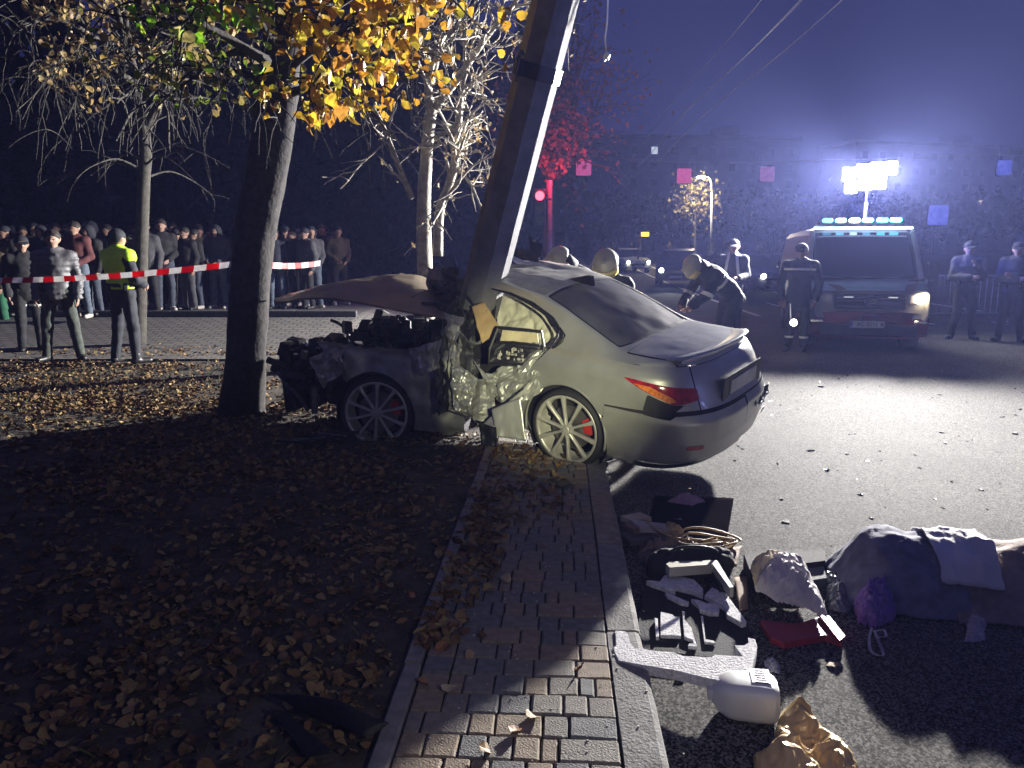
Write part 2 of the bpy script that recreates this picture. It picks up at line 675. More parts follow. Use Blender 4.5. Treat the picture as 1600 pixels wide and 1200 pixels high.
# pavement of mixed-size pavers
pav = MB()
for a in range(1):
    V, F = street_sheet(-.53, .22, np.linspace(-1, 30, 30), KZ - .016)
    pav.add(V, F)
pavement = tag(pav.obj('pavement', mat('joint_sand', (.06, .055, .048), .95, bump=.6, bs=120)), kind='structure')
PV = [mat('paver_grey', (.215, .195, .165), .8, var=.22, vs=22, bump=.55, bs=130), mat('paver_warm', (.26, .205, .145), .8, var=.22, vs=22, bump=.55, bs=130),
      mat('paver_dull', (.165, .165, .16), .82, var=.25, vs=22, bump=.55, bs=130)]
pav_mesh = {}
def paver_mesh(w, m, k):
    key = (w, m, k)
    if key not in pav_mesh:
        b = MB().box((0, 0, -.03), (w - .006, .119, .06), ch=.006)
        r = np.random.default_rng(k * 7 + int(w * 1000))
        VV = np.array(b.V)
        VV += r.normal(0, .0012, VV.shape)
        b.V = VV.tolist()
        pav_mesh[key] = b.mesh('paver', PV[m])
    return pav_mesh[key]
cells = []
r_ = np.random.default_rng(5)
vv = 1.55
while vv < 15:
    u = -.525
    while u < .205:
        w = float(r_.choice([.06, .09, .115, .165], p=[.2, .32, .28, .2]))
        if .213 - (u + w) < .05:
            w = .213 - u
        w = round(w, 3)
        cells.append((u + w / 2, vv, w))
        u += w
    vv += .125
rest = MB()
for i, (u, v, w) in enumerate(cells):
    m = int(r_.choice([0, 0, 1, 1, 2]))
    z = KZ + float(r_.normal(0, .0016))
    rz = -ST + float(r_.normal(0, .010))
    if i < 300:
        o = link('paver', paver_mesh(w, m, int(r_.integers(4))), pavement, False)
        o.location = S(u, v, z)
        o.rotation_euler = (float(r_.normal(0, .006)), float(r_.normal(0, .006)), rz)
    else:
        V, F = cbox(w - .008, .117, .06, .009)
        rest.add(V, F, m, (rotz(rz), S(u, v, z - .03)))
tag(rest.obj('paver_field', PV, pavement), kind='stuff')
# kerb stones along the road, narrow edging stones along the lawn
def kerb_profile():
    return [(-.07, -.15), (.075, -.15), (.075, -.015), (.068, .0), (.05, .006), (-.068, .004), (-.07, .0)]
def extrude(prof, L, seg=6, noise=.0025, seed=0):
    P = []
    for i in range(seg + 1):
        x = (i / seg - .5) * L
        e = .006 if i in (0, seg) else 0
        P.append([(a * (1 - e * 4), x, b - e * .5) for a, b in prof])
    P = np.array(P)
    P += noise * vnoise(P, 9, seed)[..., None] * np.array([1, 0, 1])
    V, F = grid(np.concatenate([P, P[:, :1]], 1))
    k = len(prof) + 1
    F = F + [list(range(len(prof)))[::-1], [seg * k + j for j in range(len(prof))]]
    return V, F
kerb = MB()
kerb = tag(thing('kerb', None, None, (0, 0, 0)), kind='structure')
km = [mesh('kerb_stone', *extrude(kerb_profile(), .985, 8, .004, s), M_conc if s < 3 else M_conc_warm) for s in range(4)]
for k in range(26):
    v = 1.62 + k
    o = link('kerb_stone', km[(k * 7 + 1) % 3 if k != 3 else 3], kerb, False)
    o.location = S(.288, v, KZ - .004)
    o.rotation_euler = (0, 0, -ST + (.006 if k % 2 else -.005))
edg = tag(thing('lawn_edging', None, None, (0, 0, 0)), kind='structure')
em = [mesh('edging_stone', *extrude([(-.035, -.1), (.035, -.1), (.035, .0), (.028, .008), (-.028, .008), (-.035, 0)], .985, 8, .003, s + 9), M_conc) for s in range(3)]
for k in range(20):
    o = link('edging_stone', em[k % 3], edg, False)
    o.location = S(-.566 + .004 * math.sin(k * 2.1), 1.3 + k, KZ + .004 + .004 * math.sin(k * 5))
    o.rotation_euler = (0, .03 * math.sin(k * 3.3), -ST + .008 * math.sin(k * 1.7))
# road markings
M_line = mat('line_paint', (.62, .62, .58), .6, var=.3, vs=5)
def line(u, v0, v1, w=.14):
    vs = np.linspace(v0, v1, max(2, int((v1 - v0) / 3)))
    V, F = street_sheet(u - w / 2, u + w / 2, vs, .005)
    mk.add(V, F)
mk = MB()
line(5.05, 20, 60)
for k in range(8):
    line(6.5 + .0 * k, 21 + k * 8, 25 + k * 8)
line(8.2, 18.5, 60)
line(11.5, 22, 80)
tag(mk.obj('road_marking', M_line), kind='structure')
# far pavement on the other side of the road
fp = MB()
for k in range(60):
    v = 6 + k * 2.0
    V, F = cbox(1.6, 1.98, .14, .01)
    fp.add(V, F, 0, (rotz(-ST), S(15.2, v, .04 + float(rise(v)))))
# ------------------------------------------------------------------ leaves
def island_mat(name, stops, rough=.6, transl=0., bump=.3, spec=.3):
    m = bpy.data.materials.new(name)
    m.use_nodes = True
    n, l = m.node_tree.nodes, m.node_tree.links
    p = n['Principled BSDF']
    g = n.new('ShaderNodeNewGeometry')
    r = n.new('ShaderNodeValToRGB')
    r.color_ramp.interpolation = 'LINEAR'
    while len(r.color_ramp.elements) < len(stops):
        r.color_ramp.elements.new(.5)
    for e, (t, c) in zip(r.color_ramp.elements, stops):
        e.position = t
        e.color = (*c, 1)
    l.new(g.outputs['Random Per Island'], r.inputs[0])
    tc = n.new('ShaderNodeTexCoord')
    nz = n.new('ShaderNodeTexNoise')
    nz.inputs['Scale'].default_value = 45
    l.new(tc.outputs['Object'], nz.inputs['Vector'])
    mu = n.new('ShaderNodeMix')
    mu.data_type = 'RGBA'
    mu.blend_type = 'MULTIPLY'
    mu.inputs[0].default_value = .55
    l.new(r.outputs[0], mu.inputs[6])
    l.new(nz.outputs['Color'], mu.inputs[7])
    l.new(mu.outputs[2], p.inputs['Base Color'])
    p.inputs['Roughness'].default_value = rough
    p.inputs['Specular IOR Level'].default_value = spec
    if transl:
        t = n.new('ShaderNodeBsdfTranslucent')
        l.new(mu.outputs[2], t.inputs['Color'])
        mx = n.new('ShaderNodeMixShader')
        mx.inputs[0].default_value = transl
        l.new(p.outputs[0], mx.inputs[1])
        l.new(t.outputs[0], mx.inputs[2])
        l.new(mx.outputs[0], n['Material Output'].inputs['Surface'])
    return m
LEAF = np.array([(0, -.48, 0), (.20, -.50, .0), (.44, -.22, .0), (.40, .12, .0), (.16, .42, .0), (0, .62, 0), (-.16, .42, 0), (-.40, .12, 0), (-.44, -.22, 0), (-.20, -.50, 0), (0, -.1, 0), (0, .22, 0)])
LEAF_F = [[0, 1, 2, 10], [2, 3, 11, 10], [3, 4, 5, 11], [5, 6, 7, 11], [7, 8, 10, 11], [8, 9, 0, 10]]
NARROW = LEAF * np.array([.6, 1.15, 1])
def leaf_shape(r, size, curl=.35, base=LEAF):
    V = base * size
    a, b = r.uniform(-curl, curl * 1.6), r.uniform(-curl, curl)
    V = V.copy()
    V[:, 2] += size * (a * (V[:, 0] / size) ** 2 * 2 + b * (V[:, 1] / size) ** 2 * 1.4 + r.uniform(-.5, .5) * curl * (V[:, 0] * V[:, 1]) / size ** 2)
    V[[10, 11], 2] -= size * .05
    V[2:4] *= r.uniform(.82, 1.08)
    V[7:9] *= r.uniform(.82, 1.08)
    return V
def rand_rot(r, tilt):
    az = r.uniform(0, 2 * math.pi)
    return rotz(r.uniform(0, 6.283)) @ rotx(r.normal(0, tilt)) @ roty(r.normal(0, tilt)) @ rotz(az)
def leaf_mass(pts, sizes, tilt, r, base=LEAF, curl=.35, lift=.0):
    NV = len(base)
    V = np.zeros((len(pts), NV, 3))
    for i, (p, s) in enumerate(zip(pts, sizes)):
        q = leaf_shape(r, s, curl, base) @ rand_rot(r, tilt).T
        q[:, 2] -= q[:, 2].min() * lift
        V[i] = q + p
    F = (np.array([f for f in LEAF_F])[None] + NV * np.arange(len(pts))[:, None, None]).reshape(-1, 4)
    return V.reshape(-1, 3), F.tolist()
M_dead = island_mat('dead_leaves', [(0, (.085, .045, .022)), (.3, (.20, .11, .045)), (.55, (.30, .19, .075)), (.8, (.42, .31, .13)), (1, (.17, .08, .035))], .65)
r_ = np.random.default_rng(11)
pts, sz = [], []
def strew(n, u0, u1, v0, v1, s0, s1, z=KZ - .006, dens=None):
    k = 0
    while k < n:
        u, v = r_.uniform(u0, u1), r_.uniform(v0, v1)
        if dens is not None and r_.uniform() > dens(u, v):
            continue
        p = S(u, v, z)
        pts.append(p)
        sz.append(r_.uniform(s0, s1))
        k += 1
def clump(u, v):
    return float(np.clip(.5 + .9 * vnoise(np.array([u, v, 0.]), 1.4, 21, 2), .08, 1))
strew(2600, -3.6, -.62, 1.6, 5.5, .028, .062, dens=clump)
strew(3600, -6, -.62, 4.5, 8.2, .035, .068, dens=clump)
strew(6500, -9.5, -.7, 7.4, 11.6, .035, .065, dens=lambda u, v: clump(u, v) * (1 if v < 10.6 else .35))
strew(900, -11, -1.5, 11.3, 15.5, .035, .07, z=KZ + .014, dens=lambda u, v: 1 if v < 12.5 else 0)
strew(3800, -4.2, -.62, 1.6, 7.5, .012, .032, dens=clump)
strew(330, -.58, -.25, 2.9, 5.0, .04, .075, z=KZ + .004, dens=lambda u, v: max(0, 1 - (u + .58) * 3.2) * clump(u, v * 1.3))
strew(200, -.58, .05, 4.4, 6.2, .04, .075, z=KZ + .004)
V, F = leaf_mass(pts, sz, .33, r_, curl=.55, lift=.75)
tag(link('fallen_leaves', mesh('fallen_leaves', V, F, M_dead)), 'carpet of brown and tan fallen leaves on the verge', 'fallen leaves', kind='stuff')
# single leaves one can pick out on the pavement and road
M_one = [mat('leaf_tan', (.40, .27, .12), .6, bump=.3, bs=60), mat('leaf_rust', (.30, .13, .05), .6, bump=.3, bs=60), mat('leaf_straw', (.46, .38, .22), .6, bump=.3, bs=60)]
lm = [mesh('fallen_leaf', leaf_shape(r_, .056, .8), LEAF_F, M_one[k % 3]) for k in range(6)]
spots = [(832, 1117), (905, 1040), (700, 1075), (720, 965), (660, 1065), (790, 905), (770, 835), (850, 850), (705, 905), (735, 1020), (805, 1140), (900, 800), (760, 1170), (640, 930), (1060, 812), (1300, 1035), (690, 1010)]
for k, (px, py) in enumerate(spots):
    z = KZ if px < 1045 and px > 600 else .004
    if px > 1045:
        z = 0.002
    o = link('fallen_leaf', lm[k % 6])
    o.location = G(px, py, z + .012)
    o.rotation_euler = (r_.normal(0, .3), r_.normal(0, .3), r_.uniform(0, 6))
    tag(o, '%s curled leaf lying singly on the %s, %s' % (('tan', 'rust-brown', 'straw-coloured')[k % 3], 'asphalt' if px > 1045 else 'pavers', ('%s nearest to the frame bottom' % ORD[sorted(s_[1] for s_ in spots)[::-1].index(py)])), 'leaf', 'single leaves on the paving')
# grass blades
gp = []
for _ in range(9000):
    u, v = r_.uniform(-6.5, -.63), r_.uniform(1.7, 10.8)
    if r_.uniform() < clump(u * 1.3 + 4, v * .8):
        gp.append(S(u, v, KZ - .015))
gp = np.array(gp)
n = len(gp)
a = r_.uniform(0, 6.283, n)
h = r_.uniform(.03, .085, n)
w = .0022
dx = np.stack([np.cos(a), np.sin(a), 0 * a], 1)
lean = np.stack([np.cos(a * 3.1), np.sin(a * 3.1), 0 * a], 1) * (h * r_.uniform(.2, 1.1, n))[:, None]
Vg = np.stack([gp - dx * w, gp + dx * w, gp + lean * .5 + dx * w * .7 + np.array([0, 0, 1]) * h[:, None] * .6, gp + lean + np.array([0, 0, 1]) * h[:, None]], 1).reshape(-1, 3)
Fg = (np.array([[0, 1, 2, 3]]) + 4 * np.arange(n)[:, None]).tolist()
tag(link('grass', mesh('grass', Vg, Fg, island_mat('grass_blades', [(0, (.05, .075, .02)), (.6, (.09, .11, .035)), (1, (.2, .17, .08))]))), 'sparse short grass between fallen leaves', 'grass', kind='stuff')
# grit and small fragments on the asphalt
db = MB()
for _ in range(300):
    q = S(r_.uniform(.5, 6.5), r_.uniform(3.2, 11.5))
    s = r_.uniform(.006, .024) * (1 if r_.uniform() > .08 else 1.6)
    V, F = cbox(s * r_.uniform(.6, 2), s * r_.uniform(.5, 1.3), s * r_.uniform(.1, .3), s * .05)
    V = V + r_.normal(0, s * .15, V.shape)
    db.add(V, F, int(r_.integers(3)), (rotz(r_.uniform(0, 6)), q + np.array([0, 0, s * .18])))
for _ in range(160):
    q = S(r_.uniform(-.5, .45), r_.uniform(1.7, 4.6), KZ + .003)
    s = r_.uniform(.003, .008)
    V, F = cbox(s, s * r_.uniform(.5, 1.3), s * .5, s * .05)
    db.add(V, F, 3, (rotz(r_.uniform(0, 6)), q))
tag(db.obj('scattered_grit', [mat('grit_dark', (.02, .02, .02), .5), mat('grit_brown', (.09, .05, .03), .6), mat('grit_plastic', (.03, .03, .035), .3), mat('grit_pale', (.5, .5, .48), .5)]), 'small dark fragments scattered over the lit asphalt', 'debris', kind='stuff')
# ================================================================== THE WRECKED SALOON
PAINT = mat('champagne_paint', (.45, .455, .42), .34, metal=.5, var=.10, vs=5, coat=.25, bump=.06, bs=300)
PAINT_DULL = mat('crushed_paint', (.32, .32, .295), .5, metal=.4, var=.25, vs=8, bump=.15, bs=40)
M_black = mat('black_plastic', (.015, .015, .016), .5, var=.3, bump=.15, bs=150)
M_rub = mat('tyre_rubber', (.018, .018, .019), .75, var=.3, bump=.3, bs=120)
M_alloy = mat('alloy', (.50, .49, .45), .38, metal=.35, var=.12, vs=12)
M_alloy_dk = mat('alloy_inner', (.10, .10, .10), .4, metal=.7)
M_steel = mat('brake_steel', (.30, .29, .28), .4, metal=.9)
M_red = mat('caliper_red', (.45, .03, .02), .4)
M_glass_dk = mat('dusty_glass', (.075, .075, .08), .38, var=.5, vs=3, spec=.6)
M_engine = mat('engine_dark', (.02, .02, .021), .55, var=.6, vs=12, bump=.3, bs=40)
M_engine2 = mat('engine_grey', (.09, .09, .09), .45, metal=.5, var=.5, vs=20, bump=.3, bs=60)
M_airbag = mat('airbag_cloth', (.62, .60, .48), .85, var=.08, vs=7, bump=.25, bs=70)
M_tan = mat('tan_trim', (.52, .36, .17), .75, var=.12, bump=.2, bs=90)
M_taillens = mat('tail_lens_red', (.34, .012, .018), .12, var=.35, vs=30, coat=1)
M_tailorange = mat('tail_lens_orange', (.85, .22, .03), .15, var=.3, vs=40, coat=1)
M_cabin = mat('cabin_dark', (.025, .023, .022), .8, var=.4)
M_trimgrey = mat('grey_cloth', (.22, .21, .22), .85, var=.2, bump=.3, bs=40)
M_grille_bright = mat('bright_scrap', (.55, .55, .55), .3, metal=.6)
CR = np.array([[-0.79259727, -0.60542034, 0.0724968], [0.59947353, -0.7954495, -0.08883458], [0.11144981, -0.02695013, 0.99340457]])
CS = .925
CT = np.array([.897, 6.49, .045])
_k = np.array([0, .88, .10])
_w = CS * (CR @ _k) + CT
CR = CR @ rotx(rad(-5.0))
CT = _w - CS * (CR @ _k)
def REAR(p):
    return CS * (np.asarray(p, float) @ CR.T) + CT
FR = rotz(rad(167)) @ roty(rad(-1.5))
_fw = D(588, 646, 6.5)
FT = _fw - CS * (FR @ np.array([0, .88, .33]))
def FRONT(p):
    return CS * (np.asarray(p, float) @ FR.T) + FT
def crumple(c, nu=18, nv=18, amp=.03, scale=9, seed=0, ridge=True, t=.004, fold=0):
    c = np.array(c, float)
    a, b_ = np.linspace(0, 1, nu)[:, None, None], np.linspace(0, 1, nv)[None, :, None]
    P = (c[0] * (1 - a) + c[1] * a) * (1 - b_) + (c[3] * (1 - a) + c[2] * a) * b_
    nn = np.cross(c[1] - c[0], c[3] - c[0])
    nn /= np.linalg.norm(nn)
    P = P + nn * (amp * vnoise(P, scale, seed, 3, ridge))[..., None] + .5 * amp * np.stack([vnoise(P, scale, seed + k) for k in (5, 6, 7)], -1)
    return thick(P, t)
car = thing('wrecked_car', 'crushed champagne saloon car wrapped round the leaning concrete post', 'car', tuple(REAR((0, 0, 0)) * np.array([1, 1, 0]) + np.array([0, 0, KZ])))
ZT = np.array([.18, .22, .30, .45, .62, .75, .86, .92, .96, .99])
WT = np.array([.80, .845, .875, .893, .908, .902, .89, .872, .845, .80])
RT = np.array([-.96, -1.06, -1.14, -1.18, -1.18, -1.12, -1.065, -1.03, -1.0, -.965])
X0 = -.30
def body_side(left=True, nx=46, nphi=70, nz=54):
    z = np.linspace(.18, .99, nz)
    Wz = np.interp(z, ZT, WT)
    Rz = np.interp(z, ZT, RT)
    P, SS = [], []
    xs = np.linspace(1.35, X0, nx)
    for x in xs[:-1]:
        fl = .022 * np.exp(-((x / .42) ** 4)) * np.exp(-((z - .55) / .22) ** 2)
        P.append(np.stack([np.full(nz, x), Wz + fl, z], -1))
        SS.append(-x)
    n = 3.0
    last = None
    s = -X0
    for ph in np.linspace(0, np.pi / 2, nphi):
        c, sn = max(math.cos(ph), 0) ** (2 / n), max(math.sin(ph), 0) ** (2 / n)
        x = X0 + (Rz - X0) * sn
        y = Wz * c
        fl = .022 * np.exp(-((x / .42) ** 4)) * np.exp(-((z - .55) / .22) ** 2) * (c > .9)
        P.append(np.stack([x, y + fl, z], -1))
        q = np.array([X0 + (-1.1 - X0) * sn, .9 * c])
        if last is not None:
            s += np.linalg.norm(q - last)
        last = q
        SS.append(s)
    P = np.array(P)
    # a pressed shoulder crease and shallow dents
    V, F = grid(P)
    S2 = np.repeat(np.array(SS)[:, None], nz, 1).reshape(-1)
    V[:, 1] += .006 * vnoise(V, 2.2, 31) + .0025 * vnoise(V, 7, 8)
    if not left:
        V = V * np.array([1, -1, 1])
        F = [f[::-1] for f in F]
    return np.concatenate([V, S2[:, None]], 1), F
def cutpart(V, F, fn):
    V2, I, O = split(V, F, fn(V))
    return V2, I, O
def emit(name, V, F, m, parent=car, off=0., fn=REAR, smooth=True, label=None, tr=None):
    V, F = prune(V, F)
    V = V[:, :3]
    if tr is not None:
        V = tr(V)
    me = mesh(name, fn(V), F, m, smooth=smooth)
    return link(name, me, parent, True, label)
SMAX = None
def lens_left(V):
    return poly_sdf(V[:, [3, 2]], TAIL)
TAIL = [(.50, .905), (.62, .90), (.93, .865), (1.12, .85), (1.12, .765), (.98, .74), (.90, .735), (.72, .81)]
HOLE = [(.71, .80), (.90, .735), (.985, .735), (.86, .655), (.66, .67)]
def shut(z):
    return np.interp(z, [.15, .35, .50, .62, .72, .82, .95, 1.12], [.62, .60, .56, .52, .44, .35, .25, .14])
def door_gone(V):                       # <0 where the rear door used to be
    return (shut(V[:, 2]) + .012 * vnoise(V[:, :3], 12, 2)) - V[:, 0]
for left in (True, False):
    V, F = body_side(left)
    V, I, F = cutpart(V, F, lambda V: np.hypot(V[:, 0], V[:, 2] - .34) - .395 + 1e3 * (np.abs(V[:, 1]) < .55))
    if left:
        V, I, F = cutpart(V, F, lambda V: np.where(V[:, 0] > -.3, door_gone(V), 1.))
        V, I, F = cutpart(V, F, lambda V: poly_sdf(V[:, [3, 2]], HOLE))
    V, I, F = cutpart(V, F, lens_left)
    ln = emit('tail_light', V, I, M_taillens, label='cracked red tail light with an orange wedge' if left else None)
    if left:
        Va, Ia, Oa = cutpart(V, I, lambda V: poly_sdf(V[:, [3, 2]], [(.60, .872), (.74, .862), (.90, .79), (.93, .755), (.86, .75)]))
        Va = Va.copy()
        Va[:, 1] += .004
        Va[:, 0] -= .002
        emit('indicator_lens', Va, Ia, M_tailorange, ln)
    # bumper below the seam
    V, B, F = cutpart(V, F, lambda V: np.where(V[:, 3] > .33, V[:, 2] - (.69 - .05 * np.clip(1.0 - V[:, 3], 0, 1)), 1.))
    sag = (lambda q: q + np.array([-.012, .022, -.03])[None] * np.clip((q[:, 0:1] * -1 - .2) * 1.6, .4, 1)) if left else (lambda q: q + np.array([-.008, 0, -.012]))
    V2, DF, B2 = cutpart(V, B, lambda V: np.where(V[:, 3] > .62, V[:, 2] - (.285 - .05 * np.clip(1.2 - V[:, 3], 0, 1)), 1.))
    bp = emit('rear_bumper', V2, B2, PAINT, tr=sag)
    emit('diffuser', V2, DF, M_black, bp, tr=lambda q: sag(q) + np.array([.012, 0, -.004]))
    V3, RF, _ = cutpart(V2, B2, lambda V: poly_sdf(V[:, [3, 2]], [(.98, .44), (1.13, .44), (1.13, .405), (.985, .405)]))
    emit('reflector', V3, RF, M_taillens, bp, tr=lambda q: sag(q) + np.array([-.006, 0, 0]))
    # trunk back panel: gap, then lid
    V, L, F = cutpart(V, F, lambda V: np.where(V[:, 3] > 1.02, -1., 1.) * 0 + (1.10 - V[:, 3]) + 0 * V[:, 2])
    V, L2, gap = cutpart(V, L, lambda V: 1.112 - V[:, 3])
    emit('boot_back', V, L2, PAINT)
    emit('quarter_panel', V, F, PAINT)
# dark shells added so that every gap looks shaded
V, F = body_side(True, 12, 16, 10)
sh = MB()
for sg in (1, -1):
    q = V[:, :3] * np.array([.93, .94 * sg, .97]) + np.array([-.03, 0, .012])
    V2, I2, F2 = split(q, F, np.hypot(q[:, 0], q[:, 2] - .34) - .40)
    V2, I2, F2 = split(V2, F2, .36 - V2[:, 0])
    sh.add(*prune(V2, F2))
sh.map(REAR).obj('inner_shell', M_cabin, car)
# upper surface: deck, glass, roof
def supe(y):
    t = np.clip(np.abs(y) / .80, 0, 1)
    return X0 + (-.965 - X0) * (1 - t ** 3.0) ** (1 / 3.0)
XZ = [-1, -.9, -.45, -.32, -.22, 0, .25, .5, .8, 1.1, 1.4]
def zc(x):
    return np.interp(x, XZ, [1.055, 1.052, 1.045, 1.055, 1.10, 1.20, 1.30, 1.375, 1.415, 1.43, 1.43])
def zr(x):
    return np.interp(x, XZ, [1.03, 1.03, 1.03, 1.04, 1.075, 1.165, 1.26, 1.335, 1.375, 1.385, 1.385])
def yr(x):
    return np.interp(x, [-1, -.4, 0, .5, 1.4], [.63, .63, .60, .565, .57])
def zup(x, y):
    a = np.abs(y)
    r = yr(x)
    inn = zc(x) - (zc(x) - zr(x)) * np.clip(a / r, 0, 1) ** 2.6
    q = np.clip((a - r) / (.80 - r), 0, 1)
    out = .99 + (zr(x) - .99) * (1 - q ** 1.35)
    z = np.where(a < r, inn, out)
    d = np.clip((x - supe(y)) / .07, 0, 1)
    d = np.where(a > .78, 1, d)
    return .99 + (z - .99) * (d * (2 - d))
na, nb = 120, 90
b = np.sin(np.linspace(-1, 1, nb) * np.pi / 2 * .93) / math.sin(np.pi / 2 * .93)
a = np.linspace(0, 1, na)
Y = np.repeat((b * .80)[None], na, 0)
Xx = supe(Y) + a[:, None] * (1.38 - supe(Y))
Z = zup(Xx, Y)
for _ in range(2):
    Z[1:-1, 1:-1] = .5 * Z[1:-1, 1:-1] + .125 * (Z[2:, 1:-1] + Z[:-2, 1:-1] + Z[1:-1, 2:] + Z[1:-1, :-2])
P = np.stack([Xx, Y, Z], -1)
# the roof skin buckles towards the post
bk = np.clip((P[..., 0] - .35) / .9, 0, 1)
P[..., 2] += bk * (.035 * vnoise(P, 2.4, 5) + .01 * vnoise(P, 8, 6)) + .004 * vnoise(P, 3, 9)
P[..., 2] -= .10 * np.clip((P[..., 0] - .95) / .4, 0, 1) ** 2 * np.clip(P[..., 1] + .35, 0, 1)
V, F = grid(P)
V, I, F = cutpart(V, F, lambda V: 1.30 + .05 * vnoise(V, 5, 13) - V[:, 0])         # torn front edge
F = F if False else F
torn = I
V, keep, drop = V, F, I
# side window opening on the near side
WIN = [(.15, 1.08), (.32, 1.19), (.55, 1.272), (.80, 1.318), (1.15, 1.335), (1.5, 1.335), (1.5, .9), (.30, .9), (.19, 1.0)]
V, I, keep = cutpart(V, keep, lambda V: np.where(V[:, 1] > .55, poly_sdf(V[:, [0, 2]], WIN) - .012, 1.))
V, I2, keep = cutpart(V, keep, lambda V: np.where(V[:, 1] < -.55, poly_sdf(V[:, [0, 2]], WIN) - .012, 1.))
# back glass
GL = [(-.30, -.61), (-.335, -.4), (-.345, 0), (-.335, .4), (-.30, .61), (.10, .575), (.46, .525), (.475, .3), (.48, 0), (.475, -.3), (.46, -.525), (.10, -.575)]
V, gl, keep = cutpart(V, keep, lambda V: poly_sdf(V[:, :2], GL) - .01)
V, gl2, rim = cutpart(V, gl, lambda V: poly_sdf(V[:, :2], GL) + .012)
emit('rear_window', V, gl2, M_glass_dk, tr=lambda q: q - np.array([0, 0, .006]), label='dusty rear window with water streaks')
emit('window_seal', V, rim, M_black, tr=lambda q: q - np.array([0, 0, .003]))
LID = [(-1.2, -.60), (-1.2, .60), (-.6, .66), (-.40, .665), (-.375, .4), (-.375, -.4), (-.40, -.665), (-.6, -.66)]
V, lid, keep = cutpart(V, keep, lambda V: poly_sdf(V[:, :2], LID))
V, lid2, gap = cutpart(V, lid, lambda V: poly_sdf(V[:, :2], LID) + .010)
emit('boot_lid', V, lid2, PAINT, label='boot lid slightly proud of its seam', tr=lambda q: q + np.array([0, 0, .006]))
V, roofF, keep = cutpart(V, keep, lambda V: .50 - V[:, 0] - .0 * V[:, 1] + 2. * (np.abs(V[:, 1]) > yr(V[:, 0]) - .012))
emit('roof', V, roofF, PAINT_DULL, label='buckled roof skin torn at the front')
emit('pillar', V, keep, PAINT)
# cabin floor dark under glass
cb = MB()
cb.add(*grid(np.array([[(x, y, z - .07) for y in np.linspace(-.52, .52, 6)] for x, z in ((-.3, 1.03), (.1, 1.2), (.5, 1.36), (1.2, 1.38))])))
cb.box((.55, 0, .55), (1.5, 1.5, .5), m=0)
cb.box((.12, 0, .82), (.2, 1.1, .42), R=roty(-.3))
cb.map(REAR).obj('cabin', M_cabin, car)
# lip spoiler
yy = np.linspace(-.63, .63, 40)
sp = []
for y in yy:
    x = supe(y) + .015
    e = 1 - abs(y / .64) ** 6
    sp.append([(x + .10, y, 1.052 - .02 * (1 - e)), (x + .02, y, 1.075 - .04 * (1 - e)), (x - .035, y, 1.09 - .05 * (1 - e)), (x - .045, y, 1.080 - .05 * (1 - e)), (x - .02, y, 1.035 - .03 * (1 - e)), (x + .02, y, 1.02 - .02 * (1 - e))])
sp = np.array(sp)
V, F = grid(np.concatenate([sp, sp[:, :1]], 1))
emit('spoiler', V, F, PAINT)
# plate recess with a blank plate
pl = MB()
pl.box((-1.125, 0, .80), (.012, .53, .12), ch=.004)
pl.map(REAR).obj('number_plate', mat('blank_plate', (.42, .42, .44), .45), car)
pl = MB().box((-1.112, 0, .80), (.02, .78, .19), ch=.008)
pl.map(REAR).obj('plate_recess', M_black, car)
# aerial fin on the roof
fin = MB()
pr = np.array([(.62, 0, 1.385), (.40, 0, 1.45), (.36, 0, 1.445), (.34, 0, 1.36)])
for sg in (1,):
    A = pr + np.array([0, .022, 0])
    B = pr - np.array([0, .022, 0])
    fin.add(np.concatenate([A, B]), [[0, 1, 2, 3], [7, 6, 5, 4], [0, 4, 5, 1], [1, 5, 6, 2], [2, 6, 7, 3], [3, 7, 4, 0]])
fin.map(REAR).obj('aerial_fin', M_black, car)
V, F = crumple([REAR((-1.20, -.12, .615)), REAR((-1.13, -.66, .60)), REAR((-1.15, -.65, .50)), REAR((-1.205, -.2, .53))], 16, 10, .03, 9, 77)
link('bumper_gap_dark', mesh('bumper_gap_dark', V, F, M_black), car, True)  # black sheet set proud, standing for the dark of the torn gap
for k, (y, z) in enumerate(((-.16, .55), (-.26, .60), (-.22, .47))):
    a_ = np.array([-1.225, y, z])
    MB().tube([REAR(a_), REAR(a_ + np.array([0, -.06, .02])), REAR(a_ + np.array([.01, -.10, -.03 + .03 * k]))], [.003, .006, .002], 5).obj('torn_clip', M_grille_bright, car, True)
# inner wheel well
def well(fn, name):
    mb = MB()
    th = np.linspace(rad(-35), rad(215), 30)
    Pp = np.array([[(.405 * math.cos(t), y, .34 + .405 * math.sin(t)) for y in (.87, .70, .45)] for t in th])
    mb.add(*grid(Pp))
    mb.add(*tube([(0, .47, .33), (0, .44, .33)], [.42, .42], 24))
    mb.map(fn).obj(name, M_black, car, smooth=True)
well(REAR, 'wheel_liner')
well(FRONT, 'wheel_liner')
# arch lip
for fn in (REAR,):
    th = np.linspace(rad(-12), rad(192), 50)
    mb = MB()
    mb.tube([(.395 * math.cos(t), .905 + .008 * math.sin(t), .34 + .395 * math.sin(t)) for t in th], .011, 6)
    mb.map(fn).obj('arch_lip', PAINT, car, smooth=True)
